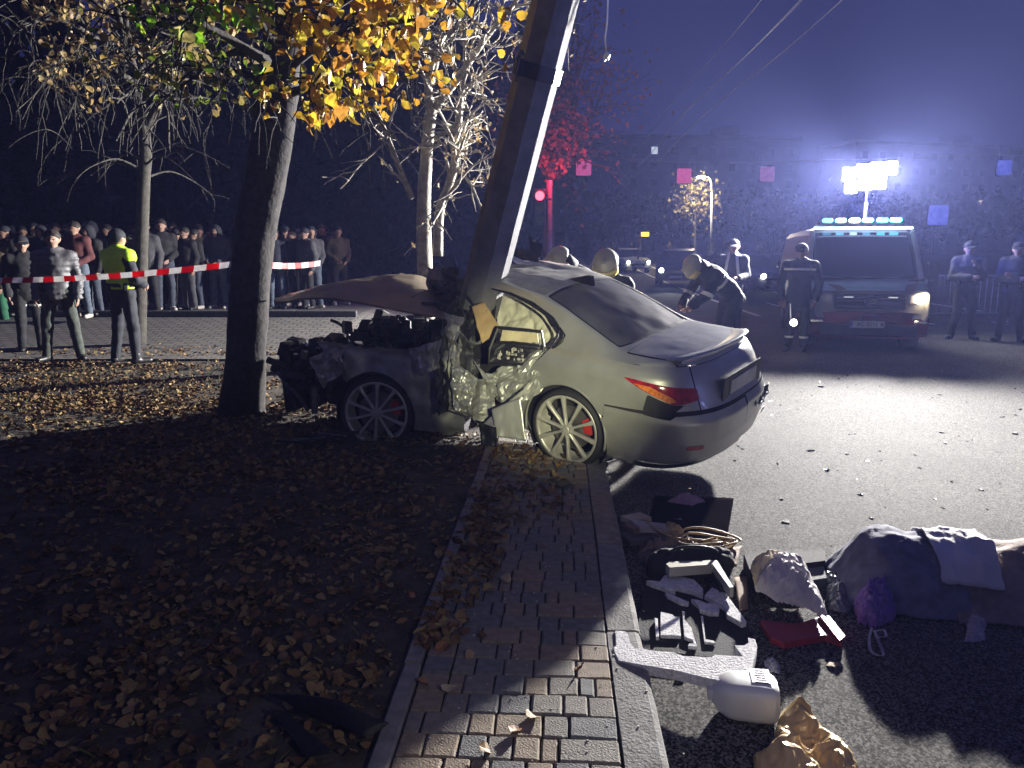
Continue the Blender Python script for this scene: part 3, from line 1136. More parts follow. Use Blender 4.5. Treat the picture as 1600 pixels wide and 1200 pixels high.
# ---- wheels
def wheel(fn, yo, steer, seed, flat=.0, dark=False):
    ax = lambda q: np.asarray(q)
    R = rotz(steer)
    def place(q):
        q = np.asarray(q, float) @ R.T
        q = q + np.array([0, yo, .33])
        q[:, 2] = np.maximum(q[:, 2], flat)
        return fn(q)
    def ring(prof, n=64):
        th = np.linspace(0, 2 * np.pi, n, endpoint=False)
        Pp = np.array([[(r * math.cos(t), y, r * math.sin(t)) for (r, y) in prof] for t in th])
        return grid(Pp, True)
    mr = mat('alloy_shadow', (.16, .16, .16), .35, metal=.8) if dark else M_alloy
    w = MB().add(*ring([(.255, -.17), (.275, -.15), (.268, -.02), (.276, .0), (.297, .004), (.301, -.008), (.290, -.016)]))
    w = w.map(place).obj('wheel', mr, car, smooth=True)
    t = MB().add(*ring([(.275, -.17), (.29, -.19), (.32, -.195), (.340, -.175), (.348, -.13), (.348, -.05), (.340, -.012), (.325, .008), (.31, .010), (.297, .0)]))
    t.map(place).obj('tyre', M_rub, w, smooth=True)
    for k in range(10):
        th = k * 2 * np.pi / 10 + .16 + seed
        pr = []
        for r, hw, y in ((.045, .012, .0), (.10, .010, -.004), (.17, .011, .0), (.24, .015, .004), (.288, .021, .002)):
            pr.append([(r, y - .022, -hw * 1.2), (r, y, -hw), (r, y + .004, -hw * .5), (r, y + .004, hw * .5), (r, y, hw), (r, y - .022, hw * 1.2)])
        pr = np.array(pr)
        V, F = grid(np.concatenate([pr, pr[:, :1]], 1))
        c, s = math.cos(th), math.sin(th)
        V = np.stack([V[:, 0] * c - V[:, 2] * s, V[:, 1], V[:, 0] * s + V[:, 2] * c], -1)
        MB().add(V, F).map(place).obj('spoke', mr, w)
    h = MB().add(*ring([(0.0, .006), (.028, .006), (.034, .002), (.036, -.004), (.055, -.006), (.06, -.03)], 24))
    for k in range(5):
        th = k * 2 * np.pi / 5 + .3
        h.tube([(.046 * math.cos(th), -.008, .046 * math.sin(th)), (.046 * math.cos(th), .003, .046 * math.sin(th))], .007, 6)
    h.map(place).obj('hub_cap', M_alloy, w)
    MB().add(*ring([(.02, -.085), (.19, -.085), (.19, -.11), (.02, -.11)], 40)).map(place).obj('brake_disc', M_steel, w)
    cp = []
    for th in np.linspace(2.5, 3.2, 7):
        cp.append([(r * math.cos(th), y, r * math.sin(th)) for r, y in ((.14, -.06), (.215, -.06), (.22, -.12), (.135, -.12))])
    cp = np.array(cp)
    V, F = grid(np.concatenate([cp, cp[:, :1]], 1))
    V2, F2 = V, F + [[0, 1, 2, 3]]
    MB().add(V2, F2).map(place).obj('brake_caliper', M_red, w)
wheel(REAR, .885, .03, 0., .045)
wheel(REAR, -.885 + .19, 0., .3)
wheel(FRONT, .885, .12, .2, .0)
# ---- crushed middle
def crushed(name, quad, m, parent=car, smooth=True, **k):
    c = [D(*q) for q in quad]
    V, F = crumple(c, **k)
    return link(name, mesh(name, V, F, m, smooth=smooth), parent, True)
crushed('crushed_sill', [(700, 592, 6.1), (768, 592, 5.95), (770, 664, 5.85), (698, 640, 6.05)], PAINT_DULL, smooth=False, amp=.04, seed=1, scale=8)
crushed('crushed_door', [(752, 585, 6.05), (862, 540, 5.95), (846, 612, 5.85), (784, 648, 5.85)], PAINT, smooth=False, amp=.075, seed=2, scale=7)
crushed('door_skin', [(738, 560, 6.1), (770, 598, 6.02), (808, 640, 5.86), (766, 612, 5.98)], PAINT, amp=.02, seed=3, scale=7)
crushed('crushed_pillar', [(694, 498, 6.15), (712, 500, 6.1), (716, 640, 5.98), (692, 632, 6.05)], PAINT_DULL, smooth=False, amp=.055, seed=4, scale=10)
crushed('crushed_pillar', [(716, 510, 6.2), (738, 540, 6.15), (742, 600, 6.05), (716, 585, 6.1)], M_engine2, amp=.03, seed=5, scale=8)
crushed('torn_gash', [(672, 520, 6.14), (700, 512, 6.12), (700, 640, 5.98), (684, 650, 6.02)], M_engine, smooth=False, amp=.05, seed=61, scale=11)
crushed('torn_flap', [(640, 545, 6.12), (690, 530, 6.08), (684, 575, 6.04), (650, 590, 6.08)], PAINT_DULL, smooth=False, amp=.05, seed=62, scale=10)
crushed('torn_flap', [(480, 560, 6.45), (530, 540, 6.38), (540, 575, 6.32), (500, 610, 6.4)], PAINT_DULL, smooth=False, amp=.06, seed=63, scale=9)
crushed('torn_flap', [(704, 560, 6.02), (742, 590, 5.96), (735, 650, 5.88), (708, 640, 5.94)], PAINT, smooth=False, amp=.06, seed=64, scale=9)
crushed('sill_strip', [(752, 665, 5.8), (800, 622, 5.72), (838, 590, 5.72), (760, 680, 5.72)], PAINT, amp=.012, seed=6, scale=6)
crushed('quarter_skirt', [(768, 640, 5.75), (812, 620, 5.68), (822, 690, 5.62), (776, 682, 5.68)], PAINT, amp=.012, seed=16, scale=6)
crushed('torn_mudguard', [(747, 660, 5.75), (776, 668, 5.66), (776, 700, 5.62), (750, 694, 5.7)], M_black, amp=.02, seed=7, scale=12)
crushed('tan_trim', [(737, 478, 6.32), (757, 472, 6.36), (784, 514, 6.25), (753, 536, 6.2)], M_tan, amp=.02, seed=8, scale=8, t=.014)
# curtain air bag filling the opening, and the door card hanging in it
c = [D(776, 444, 6.85), D(884, 478, 6.45), D(858, 560, 6.2), D(772, 560, 6.55)]
V, F = crumple(c, 44, 44, .05, 7, 11, True, .006)
link('airbag', mesh('airbag', V, F, M_airbag, smooth=True), car, True, 'deflated pale curtain airbag in the window opening')
dc = MB()
q = [np.array(D(*p)) for p in ((778, 512, 6.12), (846, 518, 5.98), (850, 568, 5.93), (764, 568, 6.06))]
def bil(u, v):
    return (q[0] * (1 - u) + q[1] * u) * (1 - v) + (q[3] * (1 - u) + q[2] * u) * v
def bar(path, r, m):
    dc.tube([bil(*p) for p in path], r, 6, m)
bar([(0, 0), (1, 0), (1.02, .5), (1, 1), (.5, 1.03), (0, 1), (-.06, .6), (0, 0)], .014, 0)
bar([(.05, .42), (.4, .38), (.95, .45)], .012, 0)
bar([(.2, .95), (.3, .6), (.5, .5), (.9, .55)], .010, 0)
Pq = np.array([[bil(u, v) for v in np.linspace(.06, .36, 5)] for u in np.linspace(.12, .92, 10)])
dc.add(*thick(Pq + .006 * vnoise(Pq, 20, 3)[..., None], .01), 1)
Pq = np.array([[bil(u, v) + np.array([0, .03, 0]) for v in np.linspace(.42, 1, 8)] for u in np.linspace(.0, 1, 14)])
dc.add(*thick(Pq + .02 * vnoise(Pq, 18, 4)[..., None], .006), 0)
for k in range(26):
    u, v = rng.uniform(.15, .9), rng.uniform(.55, .9)
    dc.box(bil(u, v) + np.array([0, -.012, 0]), rng.uniform(.006, .028, 3), rotz(rng.uniform(0, 3)), m=2)
dc.obj('door_card', [M_black, mat('cream_trim', (.55, .47, .30), .7), mat('white_stuffing', (.5, .48, .42), .8)], car, label='black door card with a cream insert hanging loose')
# seal round the opening
mb = MB()
wr = [(.30, .81, .90), (.20, .805, .99), (.145, .77, 1.075), (.30, .70, 1.185), (.55, .645, 1.262), (.85, .607, 1.318), (1.10, .595, 1.333), (1.27, .595, 1.335)]
mb.tube(catmull(np.array(wr), 40), .013, 6)
mb.map(REAR).obj('window_seal', M_black, car, smooth=True)
mb = MB()
for k in range(2):
    mb.tube([REAR((1.20 + .03 * k, .60, 1.33)), D(771 + 4 * k, 470, 6.55), D(768, 520, 6.35), D(764, 556, 6.2)], .012, 6)
mb.obj('pillar_trim', M_black, car)
# torn scraps around the post
r_ = np.random.default_rng(3)
for k, (x0, y0, x1, y1, Y, m) in enumerate([(664, 418, 700, 468, 6.75, M_trimgrey), (686, 412, 716, 456, 6.6, M_engine2), (676, 446, 712, 500, 6.5, M_engine), (700, 430, 735, 500, 6.75, M_engine),
                                            (700, 480, 742, 560, 6.4, M_engine), (642, 470, 700, 500, 6.45, M_engine), (690, 486, 722, 506, 6.22, PAINT), (708, 555, 748, 600, 6.25, M_engine2)]):
    crushed('torn_metal', [(x0, y0, Y), (x1, y0 + 6, Y - .1), (x1 - 4, y1, Y - .2), (x0 + 4, y1 - 8, Y - .05)], m, smooth=False, amp=.05, seed=20 + k, scale=9, nu=12, nv=12)
for k, (x0, y0, x1, y1, Y, m) in enumerate([(788, 382, 842, 408, 7.1, M_black), (792, 396, 845, 414, 6.95, M_grille_bright), (826, 366, 846, 400, 7.3, M_black), (762, 404, 800, 424, 6.85, M_engine)]):
    crushed('torn_roof_scrap', [(x0, y0, Y), (x1, y0 + 16, Y), (x1, y1, Y - .05), (x0 + 4, y1 - 8, Y - .1)], m, smooth=False, amp=.025, seed=40 + k, scale=9, nu=9, nv=9)
mb = MB()
for k in range(16):
    a_ = D(r_.uniform(672, 745), r_.uniform(415, 560), r_.uniform(6.2, 6.6))
    mb.tube([a_, a_ + r_.normal(0, .07, 3), a_ + r_.normal(0, .13, 3)], r_.uniform(.004, .011), 5)
mb.obj('torn_wire', M_engine2, car)
# ---- front half: fender, bonnet, engine bay
zs = np.concatenate([np.linspace(.2, .86, 26), [.895, .915, .925]])
Pf = []
for x in np.linspace(-.86, .62, 46):
    row = []
    for z in zs:
        y = np.interp(z, [.2, .3, .5, .7, .86, .895, .915, .925], [.86, .885, .905, .90, .88, .85, .79, .70]) + .02 * math.exp(-(x / .42) ** 4) * math.exp(-((z - .5) / .25) ** 2)
        row.append((x, y, z - .05 * max(0, x) ** 2 - .02 * max(0, -x - .3)))
    Pf.append(row)
Pf = np.array(Pf)
cf = np.clip((Pf[..., 0] + .1) / .6, 0, 1) + .8 * np.clip((-Pf[..., 0] - .55) / .3, 0, 1)
Pf[..., 1] += cf * (.12 * vnoise(Pf, 3.6, 12, 3, True) - .06) + .045 * vnoise(Pf, 5.5, 15, 3, True) * np.clip((Pf[..., 2] - .2) * 2, 0, 1)
Pf[..., 2] += cf * .08 * vnoise(Pf, 4, 14, 2, True)
V, F = grid(Pf)
V, I, F = split(V, F, np.hypot(V[:, 0] - .0, V[:, 2] - .34) - .385)
V, F2, I = split(V, F, V[:, 0] - .30 - .9 * np.clip(V[:, 2] - .62, -.2, 1) - .08 * vnoise(V, 6, 4))
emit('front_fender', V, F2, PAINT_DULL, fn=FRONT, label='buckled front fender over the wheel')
K = [[D(428, 474, 6.9), D(500, 467, 6.62), D(560, 475, 6.45), D(630, 488, 6.3), D(694, 499, 6.2)],
     [D(432, 468, 7.1), D(505, 450, 6.95), D(570, 446, 6.85), D(635, 452, 6.65), D(700, 484, 6.45)],
     [D(448, 462, 7.5), D(520, 444, 7.4), D(590, 434, 7.3), D(648, 436, 7.1), D(694, 468, 6.75)],
     [D(474, 457, 7.9), D(540, 441, 7.9), D(596, 432, 7.8), D(655, 432, 7.6), D(700, 462, 7.1)]]
Pb = patch(np.array(K), 26, 44)
Pb[..., 2] += .012 * vnoise(Pb, 5, 6, 2, True) + .006 * vnoise(Pb, 14, 8)
V, F = thick(Pb, .012)
link('bonnet', mesh('bonnet', V, F, mat('bonnet_shade_tint', (.30, .245, .17), .42, metal=.5, var=.12, coat=.25, bump=.08, bs=200), smooth=True), car, True, 'tented bonnet folded above the engine')  # champagne paint browned to hold the bonnet's shade and warm lamplight
eb = MB()
r_ = np.random.default_rng(8)
for k in range(190):
    c_ = np.array([r_.uniform(-.55, 1.12), r_.uniform(-.6, .80), r_.uniform(.30, .88)])
    if c_[0] < .35 and c_[2] < .72:
        c_[1] = min(c_[1], .45)
    R_ = rotz(r_.uniform(-.6, .6)) @ rotx(r_.uniform(-.5, .5)) @ roty(r_.uniform(-.5, .5))
    eb.box(c_, r_.uniform(.04, .26, 3) * np.array([1, 1, .7]), R_, m=0 if r_.uniform() < .75 else 1)
eb.box((.1, 0, .5), (1.2, 1.1, .4), m=0)
for k in range(70):
    c_ = np.array([r_.uniform(-.55, .6), r_.uniform(-.5, .45), r_.uniform(.85, 1.10 - .12 * 0)])
    eb.box(c_, r_.uniform(.05, .22, 3) * np.array([1, 1, .8]), rotz(r_.uniform(-.8, .8)) @ rotx(r_.uniform(-.6, .6)), m=0 if r_.uniform() < .85 else 1)
eb.box((.98, .0, .55), (.12, 1.5, .6), roty(.1), m=0)
eb.map(FRONT).obj('engine', [M_engine, M_engine2], car, label='exposed dark engine bay under the bonnet')
for k in range(22):
    p = np.array([r_.uniform(-.5, .80), r_.uniform(.1, .85), r_.uniform(.45, .92)])
    pts_ = [p]
    d_ = r_.normal(0, 1, 3)
    for j in range(6):
        d_ = d_ * .6 + r_.normal(0, 1, 3)
        pts_.append(pts_[-1] + d_ / np.linalg.norm(d_) * .07)
    MB().tube(catmull(np.array(pts_), 16), r_.uniform(.006, .018), 6).map(FRONT).obj('engine_hose', M_engine if k % 3 else M_engine2, car, smooth=True)
mb = MB()
for k in range(14):
    c_ = np.array([r_.uniform(.15, .85), r_.uniform(.5, .9), r_.uniform(.80, .93)])
    mb.box(c_, r_.uniform(.006, .028, 3) * np.array([1.6, 1, .5]), rotz(r_.uniform(0, 3)) @ rotx(r_.uniform(0, 3)))
mb.map(FRONT).obj('broken_glass', mat('glass_bits', (.7, .72, .75), .12, spec=1), car)
# front strut, broken bumper beam hanging by the wheel
mb = MB()
mb.tube(np.array([(1.10, .70, .62), (.96, .82, .55), (.78, .86, .42), (.70, .87, .30)]), .02, 6)
mb.tube(np.array([(.30, .90, .86), (.50, .86, .76), (.62, .84, .60)]), .025, 6)
mb.box((.72, .7, .40), (.06, .35, .26), rotz(.5), m=0)
mb.map(FRONT).obj('bumper_beam', M_engine2, car)
bl = MB()
for k in range(5):
    a_ = G(452 + 20 * k, 690 - 2 * k, KZ + .03)
    bl.box(a_ + np.array([.05, 0, .01 * k]), (.34 - .03 * k, .05, .018), rotz(r_.uniform(-.4, .1)) @ roty(r_.uniform(-.15, .15)), m=k % 2)
tag(bl.obj('broken_grille', [M_black, mat('dark_chrome', (.3, .3, .32), .25, metal=.9)]), 'broken black grille bars lying among leaves by the front wheel', 'car part')
# ================================================================== PEOPLE
SKIN = mat('skin', (.36, .22, .16), .6, var=.12)
M_navy = mat('navy_uniform', (.018, .020, .034), .8, var=.3, vs=14, bump=.3, bs=40)
M_navy2 = mat('dark_uniform', (.014, .016, .024), .8, var=.3, vs=14, bump=.3, bs=40)
M_blackc = mat('black_cloth', (.014, .014, .016), .85, var=.3, vs=14, bump=.3, bs=40)
M_greyc = mat('grey_cloth_worn', (.06, .06, .066), .85, var=.2, vs=14, bump=.3, bs=40)
M_jean = mat('blue_denim', (.09, .115, .15), .85, var=.25, vs=20, bump=.3, bs=60)
M_jeand = mat('dark_denim', (.05, .06, .085), .85, var=.25, vs=20, bump=.3, bs=60)
M_green = mat('green_cloth', (.02, .12, .06), .8, var=.15, vs=10)
M_olive = mat('olive_cloth', (.08, .062, .034), .85, var=.25, vs=10, bump=.3, bs=40)
M_puff = mat('grey_padding', (.11, .11, .118), .55, var=.15, vs=10)
M_hivis = mat('hi_vis_yellow', (.52, .86, .04), .7, var=.08, vs=10, bump=.2, bs=40)
M_refl = mat('reflective_tape', (.86, .87, .80), .35, var=.05, spec=.8)
M_boot = mat('boot_leather', (.015, .014, .013), .45, var=.3)
M_shoe = mat('pale_shoe', (.45, .42, .38), .6, var=.2)
M_hair = mat('dark_hair', (.018, .013, .010), .7, var=.3)
M_helm = mat('helmet_cream', (.40, .38, .30), .35, var=.08, coat=.3)
M_visor = mat('helmet_visor', (.75, .65, .22), .2, coat=.5)
M_maroon = mat('maroon_cloth', (.10, .03, .03), .85, var=.2)
STAND = dict(pelvis=(0, 0, .96), waist=(0, .01, 1.12), chest=(0, .015, 1.33), neck=(0, .02, 1.49), head=(0, -.005, 1.645),
             hl=(.095, 0, .92), kl=(.115, -.01, .50), al=(.13, .03, .09), tl=(.16, -.14, .03),
             hr=(-.095, 0, .92), kr=(-.115, -.01, .50), ar=(-.13, .03, .09), tr=(-.16, -.14, .03),
             sl=(.185, .02, 1.42), el=(.25, .05, 1.14), wl=(.25, -.06, .89),
             sr=(-.185, .02, 1.42), er=(-.25, .05, 1.14), wr=(-.25, -.06, .89))
def hand_mesh(w, d, side, r=1.):
    """palm and five bent fingers leaving the wrist W in direction D"""
    mb = MB()
    d = np.asarray(d, float)
    d = d / np.linalg.norm(d)
    a = np.cross(d, (1., 0, 0))
    a /= np.linalg.norm(a)
    inn = np.array([-side, 0, 0.]) - d * (np.array([-side, 0, 0.]) @ d)
    inn /= np.linalg.norm(inn) + 1e-9
    V, F = tube([w - d * .03, w + d * .02, w + d * .07, w + d * .095], [.024, .030, .034, .026], 8)
    q = V - w
    V = w + q - inn * (q @ inn)[:, None] * .45
    mb.add(V, F)
    for k, (off, L) in enumerate(((-.027, .066), (-.009, .076), (.010, .072), (.027, .056))):
        b0 = w + d * .085 + a * off
        mb.tube([b0, b0 + d * L * .45 + inn * .006, b0 + d * L * .8 + inn * .022, b0 + d * L + inn * .038], [.0095, .009, .008, .006], 6)
    b0 = w + d * .03 - a * .03
    mb.tube([b0, b0 - a * .022 + d * .03 + inn * .01, b0 - a * .026 + d * .065 + inn * .02], [.011, .0105, .007], 6)
    return mb
def limb_blob(J, h, grow, parts, noise=.0, seed=0):
    pts = np.array(list(J.values()))
    B = Blob(pts.min(0) - .24, pts.max(0) + .24, h)
    g = grow
    j = {k: np.array(v, float) for k, v in J.items()}
    fwd = j['chest'] - j['pelvis']
    fwd = fwd / np.linalg.norm(fwd)
    across = j['sl'] - j['sr']
    across = across / np.linalg.norm(across)
    fl = np.cross(fwd, across)
    fl /= np.linalg.norm(fl)
    if 'torso' in parts:
        B.cap(j['pelvis'] - fwd * .02, j['waist'], .150 + g, .142 + g, fl, 1.35)
        B.cap(j['waist'], j['chest'], .142 + g, .168 + g, fl, 1.35, s=.06)
        B.cap(j['chest'], j['chest'] + fwd * .09, .165 + g, .10 + g, fl, 1.3, s=.06)
        B.cap(j['sl'], j['sr'], .066 + g, .066 + g, s=.06)
        B.cap(j['chest'] + fwd * .1, j['neck'], .075 + g * .7, .062 + g * .8, s=.05)
    if 'arms' in parts:
        for q in 'lr':
            B.cap(j['s' + q], j['e' + q], .058 + g, .045 + g, s=.035)
            B.cap(j['e' + q], j['w' + q], .045 + g, .030 + g * 1.1, s=.02)
    if 'legs' in parts:
        B.cap(j['pelvis'] + np.array([0, 0, -.02]), (j['hl'] + j['hr']) / 2, .145 + g, .135 + g, fl, 1.3)
        for q in 'lr':
            B.cap(j['h' + q] + np.array([0, 0, .02]), j['k' + q], .090 + g, .060 + g, s=.03)
            B.cap(j['k' + q], j['a' + q], .062 + g, .042 + g * 1.4, s=.03)
    if 'head' in parts:
        hd, nk = j['head'], j['neck']
        u = (hd - nk) / np.linalg.norm(hd - nk)
        f = np.array(J.get('face', (0, -1, 0)), float)
        f = f / np.linalg.norm(f)
        sd = np.cross(u, f)
        B.cap(nk - u * .05, hd - u * .04, .058, .052, s=.02)
        B.ball(hd + u * .025 + f * -.012, .098, .02)
        B.cap(hd - u * .03 + f * .035, hd - u * .085 + f * .05, .068, .042, s=.03)
        B.cap(hd + u * .015 + f * .086, hd - u * .022 + f * .108, .012, .016, s=.012)
        B.cap(hd + u * .035 + f * .075 + sd * .03, hd + u * .035 + f * .075 - sd * .03, .016, .016, s=.012)
        B.cap(hd - u * .055 + f * .085 + sd * .018, hd - u * .055 + f * .085 - sd * .018, .010, .010, s=.01)
        for q in (1, -1):
            B.ball(hd + sd * .092 * q - f * .012, (.016, .026, .034), .01)
    if noise:
        B.noise(noise, 9, seed, True)
        B.noise(noise * .5, 24, seed + 3)
    return B
def band(V, F, p, n, w, off, rmax=None):
    """a strip of the garment's own surface, lifted OFF it"""
    V = np.asarray(V, float)
    n = np.asarray(n, float)
    n = n / np.linalg.norm(n)
    d = (V - np.asarray(p)) @ n
    fn = np.abs(d) - w / 2
    if rmax is not None:
        fn = np.maximum(fn, np.linalg.norm(V - np.asarray(p), axis=1) - rmax)
    V2, I, O = split(V, F, fn)
    if not I:
        return None
    V2, I = prune(V2, I)
    nn = np.zeros_like(V2)
    for f in I:
        c = np.cross(V2[f[1]] - V2[f[0]], V2[f[2]] - V2[f[0]])
        for i in f:
            nn[i] += c
    nn /= np.linalg.norm(nn, axis=1)[:, None] + 1e-9
    ctr = V2.mean(0)
    if ((V2 - ctr) * nn).sum() < 0:
        nn = -nn
    return V2 + nn * off, I
def person(label, loc, rz, pose=None, jacket=None, trousers=None, shoes=None, head='hair', strips=(), vest=None, scale=1., group=None, seed=1, h=.021, hands=True, long=False, top=None, padded=False, belt=None, cap_m=None):
    J = dict(STAND)
    J.update(pose or {})
    j = {k: np.array(v, float) for k, v in J.items()}
    t = thing('person', label, 'person', tuple(loc), rz, group)
    t.scale = (scale, scale, scale)
    V, F = limb_blob(J, .022, 0, ('torso', 'arms', 'legs', 'head')).mesh()
    mb = MB().add(V, F)
    if hands:
        for q, s in (('l', 1), ('r', -1)):
            hm = hand_mesh(j['w' + q], j['w' + q] - j['e' + q], s)
            mb.add(hm.V, hm.F)
    mb.obj('body', SKIN, t, True, False)
    out = {}
    if trousers:
        V, F = limb_blob(J, h, .016, ('legs',), .010, seed).mesh()
        link('trousers', mesh('trousers', V, F, trousers, smooth=True), t, False)
        out['trousers'] = (V, F)
    if jacket:
        K = dict(J)
        B = limb_blob(K, h, .030, ('torso', 'arms'), .012, seed + 5)
        if long:
            B.cap(j['pelvis'] + np.array([0, 0, .02]), j['pelvis'] - np.array([0, 0, .12]), .185, .19, (0, 1, 0), 1.25, s=.05)
        if padded:
            B.D += .009 * np.cos(B.P[..., 2] * 2 * np.pi / .075)
        V, F = B.mesh()
        link('jacket', mesh('jacket', V, F, jacket, smooth=True), t, False)
        out['jacket'] = (V, F)
    if vest:
        V, F = limb_blob(J, h, .046, ('torso',), .008, seed + 9).mesh()
        up = j['chest'] - j['pelvis']
        V2, I, O = split(V, F, -((np.asarray(V) - j['pelvis'] - up * .12) @ up))
        V2, I = prune(V2, I)
        link('vest', mesh('vest', V2, I, vest, smooth=True), t, False)
        out['vest'] = (V2, I)
    for (src, p, n, w) in strips:
        if src not in out:
            continue
        rm = None
        b = band(out[src][0], out[src][1], p, n, w, .006, .26 if src == 'jacket' else .16)
        if b:
            link('reflective_strip', mesh('reflective_strip', b[0], b[1], M_refl, smooth=True), t, False)
    for q in 'lr':
        a, e = j['a' + q], j['t' + q]
        B = Blob(np.minimum(a, e) - .13, np.maximum(a, e) + .13, .016)
        B.cap(a + np.array([0, 0, .04]), a + np.array([0, 0, -.02]), .056, .050)
        d = e - a
        d[2] = 0
        d /= np.linalg.norm(d) + 1e-9
        B.cap(np.array([a[0], a[1], a[2] - .045]) - d * .03, np.array([e[0], e[1], a[2] - .05]), .047, .042, (0, 0, 1), 1.1)
        z0 = a[2] - .09
        B.cut(lambda P: z0 - P[..., 2])
        V, F = B.mesh()
        link('boot' if shoes in (None, M_boot) else 'shoe', mesh('boot', V, F, shoes or M_boot, smooth=True), t, False)
    hd, nk = j['head'], j['neck']
    u = (hd - nk) / np.linalg.norm(hd - nk)
    f = np.array(J.get('face', (0, -1, 0)), float)
    f = f / np.linalg.norm(f)
    f = f - u * (f @ u)
    f /= np.linalg.norm(f)
    sd = np.cross(f, u)
    X = (np.stack([sd, -f, u], 1), hd)
    eyes = MB()
    for q in (1, -1):
        V, F = tube([(.032 * q, -.088, .012), (.032 * q, -.098, .012)], [.010, .007], 8)
        eyes.add(V, F, 0, X)
    eyes.obj('eyes', mat('eye_dark', (.03, .025, .02), .3), t, False, False)
    th = np.linspace(0, 2 * np.pi, 25)[:-1]
    if head in ('hair', 'cap', 'hood', 'officer'):
        B = Blob(np.array([-.16] * 3), np.array([.16] * 3), .012)
        B.ball((0, .018, .035), (.103, .112, .105), .01)
        if head == 'hood':
            B.ball((0, .03, -.02), (.125, .12, .15), .03)
            B.cut(lambda P: -(np.linalg.norm((P - np.array([0, -.14, -.02])) / np.array([.085, .13, .12]), axis=-1) - 1) * .08)
        else:
            B.cut(lambda P: (.0 - P[..., 2]) + .9 * np.minimum(P[..., 1] + .02, .06) * -1 - .0)
        if head == 'hair':
            B.noise(.008, 40, seed)
        V, F = B.mesh()
        mm = M_hair if head == 'hair' else (cap_m or M_navy2)
        MB().add(V, F, 0, X).obj({'hair': 'hair', 'hood': 'hood'}.get(head, 'cap'), mm, t, True, False)
        if head in ('cap', 'officer'):
            Pp = np.array([[(.088 * math.cos(a) * (1 - .15 * b), -.075 - .10 * b * math.sin(a) ** .7 - .02, .055 - .025 * b) for b in np.linspace(0, 1, 5)] for a in np.linspace(.15, np.pi - .15, 14)])
            V, F = thick(Pp, .006)
            MB().add(V, F, 0, X).obj('peak', mm, t, True, False)
    if head == 'helmet':
        B = Blob(np.array([-.22] * 3), np.array([.22] * 3), .012)
        B.ball((0, .012, .045), (.132, .155, .135), .01)
        B.cut(lambda P: (-.015 + .25 * P[..., 1] - P[..., 2]))
        B.cap((0, .13, .06), (0, -.10, .165), .018, .018, s=.03)
        V, F = B.mesh()
        MB().add(V, F, 0, X).obj('helmet', M_helm, t, True, False)
        vz = MB()
        Pp = np.array([[(.138 * math.sin(a), .012 - .158 * math.cos(a) - .008, z) for z in (-.035, .01, .055)] for a in np.linspace(-1.25, 1.25, 20)])
        V, F = thick(Pp, .006)
        MB().add(V, F, 0, X).obj('visor', M_visor, t, True, False)
        Pp = np.array([[(.12 * math.sin(a), .02 + .12 * math.cos(a) * 1., z + .02 * math.cos(a)) for z in (-.16, -.06, .0)] for a in np.linspace(-1.5, 1.5, 16)])
        V, F = thick(Pp, .008)
        MB().add(V, F, 0, X).obj('neck_guard', M_blackc, t, True, False)
    if belt:
        V, F = limb_blob(J, .024, .040, ('torso',)).mesh()
        b = band(V, F, j['pelvis'] + np.array([0, 0, .09]), (0, 0, 1), .05, .004, .3)
        if b:
            bo = link('belt', mesh('belt', b[0], b[1], belt, smooth=True), t, False)
            for a in (.5, 1.3, 2.6, 4.0, 5.4):
                MB().box(j['pelvis'] + np.array([.205 * math.cos(a), .165 * math.sin(a), .07]), (.06, .05, .10), rotz(a), .01).obj('belt_pouch', M_blackc, bo, False, False)
    return t
def flip(p):
    return p
Z0 = KZ
# --- the bystanders and officers left of the tree (lit from the right by the flood light)
wide = dict(al=(.20, .03, .09), tl=(.25, -.12, .03), kl=(.15, -.01, .5), ar=(-.17, .0, .09), tr=(-.22, -.16, .03), kr=(-.13, -.02, .5))
person('person in yellow hi-vis vest and dark trousers, back turned, legs apart', tuple(D(200, 563, 10.95) * [1, 1, 0] + [0, 0, KZ]), rad(155), dict(wide, wl=(.16, -.22, 1.08), el=(.25, -.02, 1.14), wr=(-.18, -.2, 1.05), er=(-.26, .0, 1.14)),
       M_navy2, M_navy2, M_boot, 'officer', [('vest', (0, 0, 1.20), (0, 0, 1), .055), ('vest', (0, 0, 1.36), (.2, 0, 1), .05)], M_hivis, 1.06, seed=2, belt=M_blackc)
person('person in padded grey jacket and dark green trousers standing before the tape', tuple(D(100, 556, 11.2) * [1, 1, 0] + [0, 0, KZ]), rad(20), dict(al=(.20, .02, .09), tl=(.26, -.12, .03), kl=(.16, -.01, .5), ar=(-.20, .0, .09), tr=(-.29, -.12, .03), kr=(-.16, -.02, .5)),
       M_puff, mat('field_trousers', (.05, .06, .05), .85, var=.3, vs=18), M_boot, 'hair', scale=1.06, seed=3, padded=True)
person('person in black with a narrow pale patch on the trouser leg', tuple(D(50, 536, 12.3) * [1, 1, 0] + [0, 0, KZ]), rad(40), None, M_blackc, M_blackc, M_boot, 'cap', [('trousers', (.1, 0, .72), (0, 0, 1), .03)], scale=1.02, seed=4)
person('person in olive jacket and green trousers at the left edge', tuple(D(3, 505, 14.8) * [1, 1, 0] + [0, 0, KZ]), rad(-30), None, M_olive, M_green, M_shoe, 'hair', scale=1.02, seed=5)
